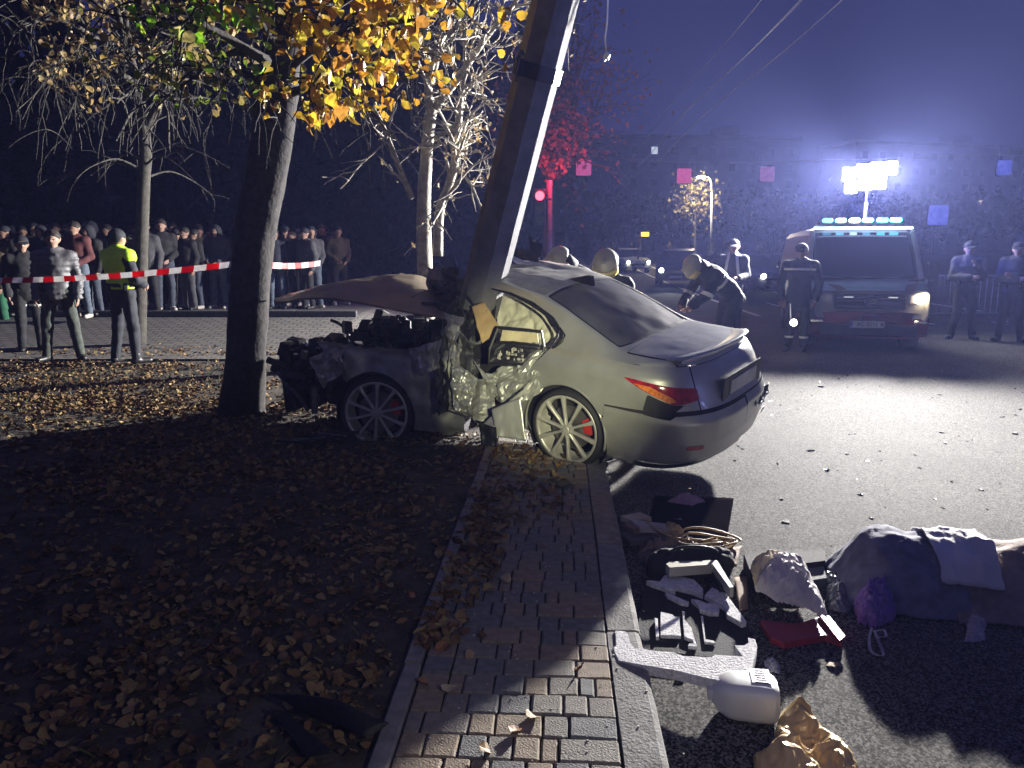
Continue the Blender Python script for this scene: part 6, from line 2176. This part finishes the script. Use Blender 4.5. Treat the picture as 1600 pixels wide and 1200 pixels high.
def crumpled(poly_px, z0, h, m, name, parent, seed, n=46, amp=.05, scale=9, edge=.35):
    """a crumpled heap over an outline: highest in the middle, folded ridges"""
    P2 = np.array([G(x, y, 0)[:2] for x, y in poly_px])
    lo, hi = P2.min(0), P2.max(0)
    gx, gy = np.meshgrid(np.linspace(lo[0], hi[0], n), np.linspace(lo[1], hi[1], n), indexing='ij')
    q = np.stack([gx, gy], -1).reshape(-1, 2)
    sd = -poly_sdf(q, P2)
    base = np.clip(sd / (edge * (hi - lo).min()), 0, 1) ** .5
    p3 = np.concatenate([q, np.zeros((len(q), 1))], 1)
    z = z0 + base * (h * .6 + amp * vnoise(p3, scale, seed, 3, True) + amp * .4 * vnoise(p3, scale * 2.7, seed + 2, 2, True))
    z = np.maximum(z, z0)
    p3[:, 2] = z
    p3[:, :2] += .012 * np.stack([vnoise(p3, 25, seed + 8), vnoise(p3, 25, seed + 9)], -1)
    V, F = grid(p3.reshape(n, n, 3))
    V, I, O = split(V, F, np.append(-sd, []))
    V, I = prune(V, I)
    return link(name, mesh(name, V, I, m), parent)
crumpled([(1172, 912), (1195, 905), (1225, 908), (1258, 910), (1275, 945), (1288, 978), (1292, 990), (1282, 988), (1265, 978), (1215, 965), (1178, 945)], .07, .16, M_wbag, 'bag_sheet', wb, 5)
crumpled([(1172, 912), (1195, 905), (1226, 907), (1222, 925), (1196, 935), (1178, 945)], .09, .15, M_paper, 'cream_flap', wb, 9)
rb = thing('red_box', 'flattened red box under the crumpled paper bag', 'box', tuple(G(1250, 985)))
M_redbox = mat('red_card', (.32, .025, .05), .5, var=.15)
slab([(1188, 968), (1245, 975), (1290, 960), (1318, 992), (1316, 1002), (1290, 992), (1226, 1004), (1205, 996)], .035, .03, M_redbox, 'box_body', rb)
slab([(1278, 958), (1296, 962), (1321, 994), (1312, 1001)], .05, .012, M_redbox, 'box_flap', rb)
# grey-blue seat pad with a black side, clear bag beside it
pd = thing('seat_pad', 'grey-blue flat pad with a black raised edge, left of the covered heap', 'pad', tuple(G(1220, 890)))
slab([(1172, 893), (1240, 880), (1285, 876), (1292, 903), (1245, 910), (1185, 906)], .05, .045, mat('pad_cloth', (.16, .17, .19), .85, var=.2, bump=.4, bs=60), 'pad_top', pd)
slab([(1162, 866), (1190, 860), (1290, 860), (1290, 876), (1240, 882), (1172, 894)], .08, .075, M_foamdk, 'pad_edge', pd)
o = crumpled([(1285, 905), (1310, 898), (1335, 935), (1325, 962), (1295, 955)], .004, .07, mat('clear_bag', (.12, .13, .15), .2, spec=.8, coat=.6), 'plastic_bag', None, 15)
tag(o, 'crumpled dark clear plastic bag beside the purple net', 'bag')
pn = thing('purple_net', 'crumpled purple net bag with white ribbon loops', 'net bag', tuple(G(1370, 960)))
crumpled([(1338, 932), (1360, 925), (1395, 935), (1406, 950), (1395, 975), (1370, 985), (1340, 980), (1333, 955)], .004, .15, mat('purple_net', (.22, .13, .42), .8, var=.4, vs=60), 'net', pn, 25, 40, .06, 14, .2)
rbn = MB()
for Pp in ([(1362, 982), (1358, 1000), (1362, 1020), (1380, 1025), (1372, 1002), (1366, 986)], [(1368, 988), (1380, 985), (1384, 995), (1372, 998), (1378, 1015)]):
    q = catmull(np.array([G(x, y, .012) for x, y in Pp]), 30)
    Q = np.stack([q + np.array([.006, 0, .004]), q - np.array([.006, 0, -.004])], 1)
    rbn.add(*thick(Q, .002))
rbn.obj('ribbon', mat('white_ribbon', (.62, .58, .62), .6), pn)
# crumpled white work glove
o = crumpled([(1508, 970), (1518, 963), (1535, 965), (1544, 977), (1538, 990), (1541, 1003), (1520, 1006), (1506, 1005), (1510, 988)], .004, .035, mat('glove_cotton', (.55, .50, .50), .85, var=.2, vs=60), 'work_glove', None, 81, 34, .03, 24, .2)
tag(o, 'crumpled white work glove on the dark asphalt at the right', 'glove')
# milky canister lying on its side
cn = thing('canister', 'milky white plastic canister lying on its side with a dark label', 'canister', tuple(G(1160, 1095)))
ca, cb2 = G(1108, 1082, .07), G(1212, 1092, .07)
ax_ = (cb2 - ca) / np.linalg.norm(cb2 - ca)
sd_ = np.cross((0, 0, 1.), ax_)
Xc = (np.stack([ax_, sd_, np.array([0, 0, 1.])], 1), (ca + cb2) / 2)
L_ = np.linalg.norm(cb2 - ca)
rows = []
for t, w, h_ in ((-.5, .018, .018), (-.49, .022, .022), (-.44, .022, .022), (-.42, .030, .030), (-.32, .062, .055), (-.22, .078, .066), (-.1, .084, .07), (.2, .086, .072), (.40, .084, .07), (.47, .076, .064), (.5, .06, .052)):
    th = np.linspace(0, 2 * np.pi, 25)[:-1]
    c_, s_ = np.cos(th), np.sin(th)
    rows.append(np.stack([np.full(24, t * L_ * 1.05), w * np.sign(c_) * np.abs(c_) ** .5, h_ * np.sign(s_) * np.abs(s_) ** .5], -1))
rows = np.array(rows)
V, F = grid(np.concatenate([rows, rows[:, :1]], 1))
F += [[10 * 25 + j for j in range(24)], list(range(24))[::-1]]
MB().add(V, F, 0, Xc).obj('canister_body', mat('milky_plastic', (.74, .74, .71), .4, var=.06, spec=.4), cn, True)
lbm = MB()
lq = np.array([[((.12 + .30 * u) * L_, .050 * (2 * v - 1) + .022, .0735) for v in np.linspace(0, 1, 4)] for u in np.linspace(0, 1, 4)])
V, F = thick(lq, .001)
lbm.add(V, F, 0, Xc)
lbl = lbm.obj('label', mat('violet_label', (.10, .09, .20), .4, var=.5, vs=90, col2=(.35, .34, .42)), cn)
for k in range(6):
    MB().box((.27 * L_, -.022 + .016 * k, .0748), (.20 * L_ * (1 - .2 * (k % 3)), .004, .0006), ch=.0002).map(lambda q: np.asarray(q) @ Xc[0].T + Xc[1]).obj('print_line', mat('label_print', (.5, .5, .56), .5), lbl)
if False:
    hb = MB().tube(catmull(np.array([(-.30 * L_, .0, .05), (-.22 * L_, .0, .095), (-.05 * L_, 0, .10), (.02 * L_, 0, .07)]), 16), .011, 8)
if False:
    hb.map(lambda q: np.asarray(q) @ Xc[0].T + Xc[1]).obj('canister_handle', MATS['milky_plastic'], cn, True)
# golden foil at the bottom edge, a clear wrapper by the canister
gf = thing('gold_foil', 'crumpled golden foil package at the near edge of the road', 'foil package', tuple(G(1255, 1165)))
crumpled([(1218, 1125), (1235, 1110), (1262, 1118), (1285, 1150), (1310, 1168), (1340, 1200), (1345, 1230), (1180, 1240), (1178, 1190), (1205, 1175)], .004, .07, mat('gold_foil', (.66, .47, .22), .34, metal=.2, var=.3, vs=7), 'foil', gf, 33, 60, .08, 5, .22)
o = crumpled([(1192, 1038), (1205, 1034), (1220, 1045), (1218, 1055), (1200, 1052)], .004, .03, mat('clear_wrap', (.4, .4, .48), .15, spec=1, var=.5, vs=90), 'clear_wrapper', None, 44, 20, .02, 40)
tag(o, 'small crumpled clear wrapper beyond the canister', 'wrapper')
# boxes, papers and cable by the kerb
bx = thing('cardboard_box', 'flattened cardboard boxes and papers against the kerb', 'box', tuple(G(1005, 830)))
for k, (q, z, m) in enumerate((([(970, 832), (1012, 826), (1040, 838), (985, 846)], .07, mat('dark_card', (.10, .085, .09), .7)), ([(975, 818), (1010, 812), (1030, 822), (990, 828)], .10, M_card), ([(985, 812), (1040, 818), (1042, 826), (1000, 824)], .115, mat('paper_strip', (.45, .42, .40), .7)), ([(970, 806), (1000, 800), (1018, 808), (985, 812)], .09, M_paper))):
    slab(q, z, .03, m, 'box_panel', bx)
o = crumpled([(1000, 845), (1040, 838), (1070, 845), (1098, 860), (1090, 885), (1060, 880), (1010, 890), (995, 870)], .004, .10, mat('brown_wrap', (.20, .14, .09), .6, var=.4, vs=20), 'brown_paper', None, 51, 44, .06, 10)
tag(o, 'crumpled brown wrapping paper between the boxes and the holdall', 'paper')
o = crumpled([(1018, 842), (1045, 838), (1068, 845), (1065, 858), (1035, 858)], .05, .07, mat('ochre_paper', (.40, .30, .13), .6), 'ochre_paper', None, 52, 24, .04, 14)
tag(o, 'small ochre paper scrap on the brown wrapping', 'paper')
cbm = MB()
rr = np.random.default_rng(31)
c0 = G(1108, 858, .03)
for k in range(5):
    th = np.linspace(0, 5.4, 30) + rr.uniform(0, 6)
    q = np.stack([c0[0] + (.10 + .02 * k) * np.cos(th) + rr.normal(0, .01), c0[1] + (.06 + .015 * k) * np.sin(th), .02 + .02 * k + .015 * np.sin(th * 2 + k)], -1)
    cbm.tube(q, .0065, 6)
cbm.tube(catmull(np.array([c0, G(1120, 840, .05), G(1090, 845, .06), G(1040, 835, .12), G(1010, 815, .13)]), 30), .005, 6)
tag(cbm.obj('cable_coil', mat('ochre_cable', (.42, .30, .12), .5), None, True), 'loose coil of ochre cable on the brown paper', 'cable')
o = sheet([(1122, 862), (1158, 860), (1150, 890), (1135, 888)], .03, 8, 8, .03, 10, 63, M_card, 'cardboard_flap')
tag(o, 'dark brown card piece right of the cable coil', 'cardboard')
o = sheet([(1022, 776), (1147, 780), (1134, 852), (1010, 832)], .004, 20, 14, .010, 6, 61, mat('brown_sheet', (.010, .008, .009), .95, var=.3, vs=90, bump=.8, bs=200, spec=0), 'dark_sheet', t=.005, ridge=False)  # thin dark brown sheet lying flat on the asphalt
tag(o, 'thin dark brown sheet on the lit asphalt behind the bumper', 'mat')
o = crumpled([(1042, 788), (1060, 780), (1090, 782), (1102, 788), (1080, 794)], .014, .05, mat('mauve_cloth', (.30, .18, .24), .6), 'mauve_cloth', None, 62, 24, .03, 14)
tag(o, 'small mauve cloth lying on the dark sheet', 'cloth')
# dark plastic wheel-arch liner lying on the lawn
o = sheet([(418, 1092, KZ + .03), (500, 1098, KZ + .06), (608, 1138, KZ + .03), (575, 1165, KZ + .0)], KZ, 26, 14, .03, 6, 71, mat('liner_plastic', (.006, .006, .007), .55, bump=.3, bs=80), 'plastic_liner', lift=.04)
tag(o, 'torn black plastic liner lying on the leaves near the edging', 'car part')
o = sheet([(420, 1110, KZ + .01), (450, 1118, KZ + .02), (520, 1180, KZ + .02), (480, 1190, KZ)], KZ, 14, 8, .02, 8, 72, MATS['liner_plastic'], 'plastic_strip')
tag(o, 'black plastic strip lying under the torn liner', 'car part')
o = sheet([(862, 752, KZ + .01), (880, 748, KZ + .015), (894, 758, KZ + .015), (876, 764, KZ + .01)], KZ, 8, 6, .012, 20, 73, M_black, 'plastic_shard')
tag(o, 'black plastic shard on the pavement below the rear wheel', 'car part')
# the covered heap on the roadway
hp = thing('covered_heap', 'long low heap under dark and pale blankets on the roadway', 'heap', tuple(G(1440, 910)))
h0, h1 = G(1325, 912), G(1660, 938)
dr = (h1 - h0) / np.linalg.norm(h1 - h0)
sdv = np.array([-dr[1], dr[0], 0])
Lh = np.linalg.norm(h1 - h0)
nu, nv = 90, 46
a, b = np.linspace(-.06, 1.15, nu)[:, None], np.linspace(-1, 1, nv)[None, :]
def heap(u0, u1, v0, v1, extra, m, name, seed, h=.31):
    a = np.linspace(u0, u1, 80)[:, None] + 0 * np.linspace(0, 1, 40)[None]
    b = np.linspace(v0, v1, 40)[None, :] + 0 * a
    end = np.sin(np.clip((a + .08) / .30, 0, 1) * np.pi / 2) * np.sin(np.clip((1.18 - a) / .22, 0, 1) * np.pi / 2) ** .7
    w = .34 * (.75 + .25 * end)
    P = h0 + dr * (a * Lh)[..., None] + sdv * (b * w)[..., None]
    prof = np.clip(1 - np.abs(b) ** 2.2, 0, 1) ** .7
    z = end * prof * (h * (.85 + .13 * np.sin(a * 4.5 + 2.2))) + .0
    fold = .03 * vnoise(P, 3.0, seed, 2, True) + .014 * vnoise(P * np.array([1, 1, .4]), 8, seed + 7, 2, True) + .007 * vnoise(P, 15, seed + 2, 2, True)
    P[..., 2] = np.maximum(.006 + z + extra + fold * (.3 + prof), .005 + extra * .2)
    P[..., :2] += .02 * np.stack([vnoise(P, 8, seed + 4), vnoise(P, 8, seed + 5)], -1)
    V, F = thick(P, .008)
    link(name, mesh(name, V, F, m, smooth=True), hp)
heap(-.08, .46, -1.05, 1.05, .0, mat('navy_blanket', (.17, .17, .24), .9, var=.3, vs=14, bump=.4, bs=80), 'navy_blanket', 3)
heap(.34, .62, -.85, 1.0, .04, mat('pale_sheet', (.75, .73, .70), .85, var=.1, bump=.3, bs=60), 'pale_sheet', 13)
heap(.40, 1.18, -1.1, 1.02, .006, mat('brown_blanket', (.28, .21, .18), .9, var=.3, vs=14, bump=.4, bs=80), 'brown_blanket', 23)
# ================================================================== HAZE ADDED FOR LAMP GLOW
hm = bpy.data.materials.new('haze_air')
hm.use_nodes = True
n_, l_ = hm.node_tree.nodes, hm.node_tree.links
n_.remove(n_['Principled BSDF'])
pv = n_.new('ShaderNodeVolumePrincipled')
pv.inputs['Color'].default_value = (.34, .40, 1.0, 1)  # added volume, tinted blue for the halo round the lamps
pv.inputs['Density'].default_value = HAZE
pv.inputs['Anisotropy'].default_value = .4
l_.new(pv.outputs[0], n_['Material Output'].inputs['Volume'])
V, F = cbox(344, 288, 52, .01)
hz = link('haze', mesh('haze', V + np.array([20, 101, 23.5]), F, hm))
tag(hz, 'thin blue haze added for lamp glow, filling the street', 'haze', kind='stuff')
